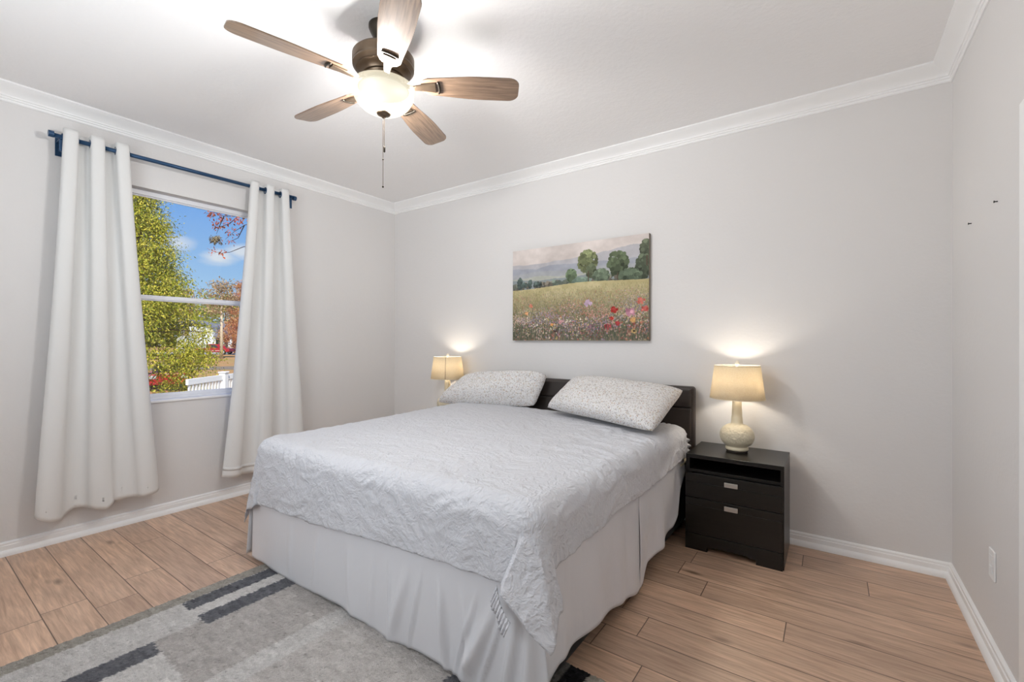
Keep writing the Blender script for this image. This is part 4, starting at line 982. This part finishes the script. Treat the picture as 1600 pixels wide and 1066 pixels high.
while s < LEN-.03:
    if min(abs(s-q) for q in (s_post-1.83, s_post, s_post+1.83)) > .07: fbox(s-.019, s+.019, .012, GZ+.06, ZF-.05).build('picket', M_fence, fe)
    s += .092

# house, pickup, hatchback
def frame_at(u, v, D, turn=0):
    p = gp(u, v, D=D); p.z = GZ; ax = (R*math.cos(turn)+F*math.sin(turn)).normalized(); return p, ax, Vector((-ax.y, ax.x, 0))
def obox(m, p, ax, ay, x0, x1, y0, y1, z0, z1):
    c4 = [p+ax*x0+ay*y0, p+ax*x1+ay*y0, p+ax*x1+ay*y1, p+ax*x0+ay*y1]
    return m.add([(q.x, q.y, GZ+z0) for q in c4]+[(q.x, q.y, GZ+z1) for q in c4], [(3, 2, 1, 0), (4, 5, 6, 7), (0, 1, 5, 4), (1, 2, 6, 5), (2, 3, 7, 6), (3, 0, 4, 7)])
def oprism(m, p, ax, ay, poly, y0, y1):
    n = len(poly); vs_ = [p+ax*u+ay*y0 for u, v in poly]+[p+ax*u+ay*y1 for u, v in poly]
    return m.add([(q.x, q.y, GZ+poly[i % n][1]) for i, q in enumerate(vs_)], [tuple(reversed(range(n))), tuple(range(n, 2*n))]+[(i, (i+1) % n, n+(i+1) % n, n+i) for i in range(n)])
M_hw = new_mat('white_siding', srgb(246, 246, 244), .8); M_roof = new_mat('grey_shingles', srgb(120, 120, 128), .9); M_wd = new_mat('dark_window', srgb(60, 62, 68), .2)
p, ax, ay = frame_at(318, 545, 92)
ho = thing('house', tuple(p), 'white house with a grey roof across the lawn, behind the red pickup', 'house')
m = MB(); obox(m, p, ax, ay, -5.5, 8.5, 0, 8, 0, 3.3); obox(m, p, ax, ay, -2.5, 2.3, -.6, 4, 0, 5.2); m.build('wall', M_hw, ho)
m = MB(); oprism(m, p, ay, -ax, [(-.6, 3.3), (8.6, 3.3), (4, 5.9)], -9.0, 2.3); m.build('roof', M_roof, ho)
m = MB(); oprism(m, p, ax, ay, [(-6.2, 5.1), (-2.6, 6.6), (2.9, 5.1), (2.9, 4.95), (-2.6, 6.3), (-6.2, 4.95)], -1.0, 4.2); m.build('roof', M_roof, ho)
for x in (1.3, 3.0, 4.6, 6.2): 
    m = MB(); obox(m, p, ax, ay, x-.35 if x > 2 else x+1.2, x+.45 if x > 2 else x+1.9, -.08, 0.02, .9, 2.9); m.build('window', M_wd, ho)
M_red = new_mat('red_car_paint', srgb(176, 40, 48), .3); M_tyre = new_mat('tyre', srgb(34, 34, 36), .9); M_hub = new_mat('silver_wheel', srgb(214, 214, 214), .4, .3); M_cg = new_mat('tinted_glass', srgb(70, 66, 76), .15)
def wheel(p, ax, ay, x, y, r, par):
    c0 = p+ax*x+ay*y; a = Vector((c0.x, c0.y, GZ+.03+r)); t_ = MB().tube([tuple(a-ay*.12), tuple(a+ay*.12)], r, 20).build('wheel', M_tyre, par, auto=40)
    MB().tube([tuple(a-ay*.135), tuple(a+ay*.13)], r*.6, 16).build('wheel_hub', M_hub, t_, auto=40)
p, ax, ay = frame_at(336.5, 552, 77.5)
tk = thing('pickup_truck', tuple(p), 'red crew cab pickup parked in the driveway before the white house', 'truck')
m = MB(); oprism(m, p, ax, ay, [(-2.9, .55), (-2.9, 1.05), (-1.1, 1.08), (1.2, 1.12), (2.75, 1.02), (2.9, .85), (2.9, .5), (2.4, .42), (-2.5, .42)], -.95, .95); m.build('body', M_red, tk, bevel=.05)
m = MB(); oprism(m, p, ax, ay, [(-1.15, 1.0), (-1.0, 1.72), (-.8, 1.80), (.55, 1.80), (.75, 1.72), (1.45, 1.05), (1.45, 1.0)], -.82, .82); m.build('cab', M_red, tk, bevel=.05)
m = MB()
for y in (-.835, .815):
    m = MB(); oprism(m, p, ax, ay, [(-.98, 1.16), (-.88, 1.66), (-.45, 1.68), (-.45, 1.16)], y, y+.02); oprism(m, p, ax, ay, [(-.22, 1.16), (-.22, 1.68), (.5, 1.68), (1.1, 1.16)], y, y+.02)
    m.build('side_window', M_cg, tk)
m = MB(); obox(m, p, ax, ay, -2.4, 2.3, -.965, -.955, .62, .74); m.build('side_stripe', new_mat('pale_stripe', srgb(226, 180, 176), .4), tk)
for x in (-1.75, 1.95):
    for y in (-.85, .85): wheel(p, ax, ay, x, y, .40, tk)
p, ax, ay = frame_at(264, 600, 22, .645)
hc = thing('car', tuple(p), 'red car mostly hidden behind the foot of the cypress', 'car')
m = MB(); oprism(m, p, ax, ay, [(-.85, .3), (-.85, .72), (-.6, .85), (.6, .85), (.85, .72), (.85, .3)], -.2, 3.8); m.build('body', M_red, hc, bevel=.04)
m = MB(); oprism(m, p, ax, ay, [(-.68, .84), (-.5, 1.28), (.5, 1.28), (.68, .84)], .4, 2.5); m.build('cabin', M_cg, hc, bevel=.05)
for x in (-.62, .62):
    m = MB(); obox(m, p, ax, ay, x-.14, x+.14, -.23, -.19, .6, .76); m.build('headlight', M_hub, hc)
for x in (-.78, .78):
    for y in (.5, 3.1):
        c0 = p+ax*x+ay*y; a = Vector((c0.x, c0.y, GZ+.31)); MB().tube([tuple(a-ax*.1), tuple(a+ax*.1)], .31, 16).build('wheel', M_tyre, hc, auto=40)
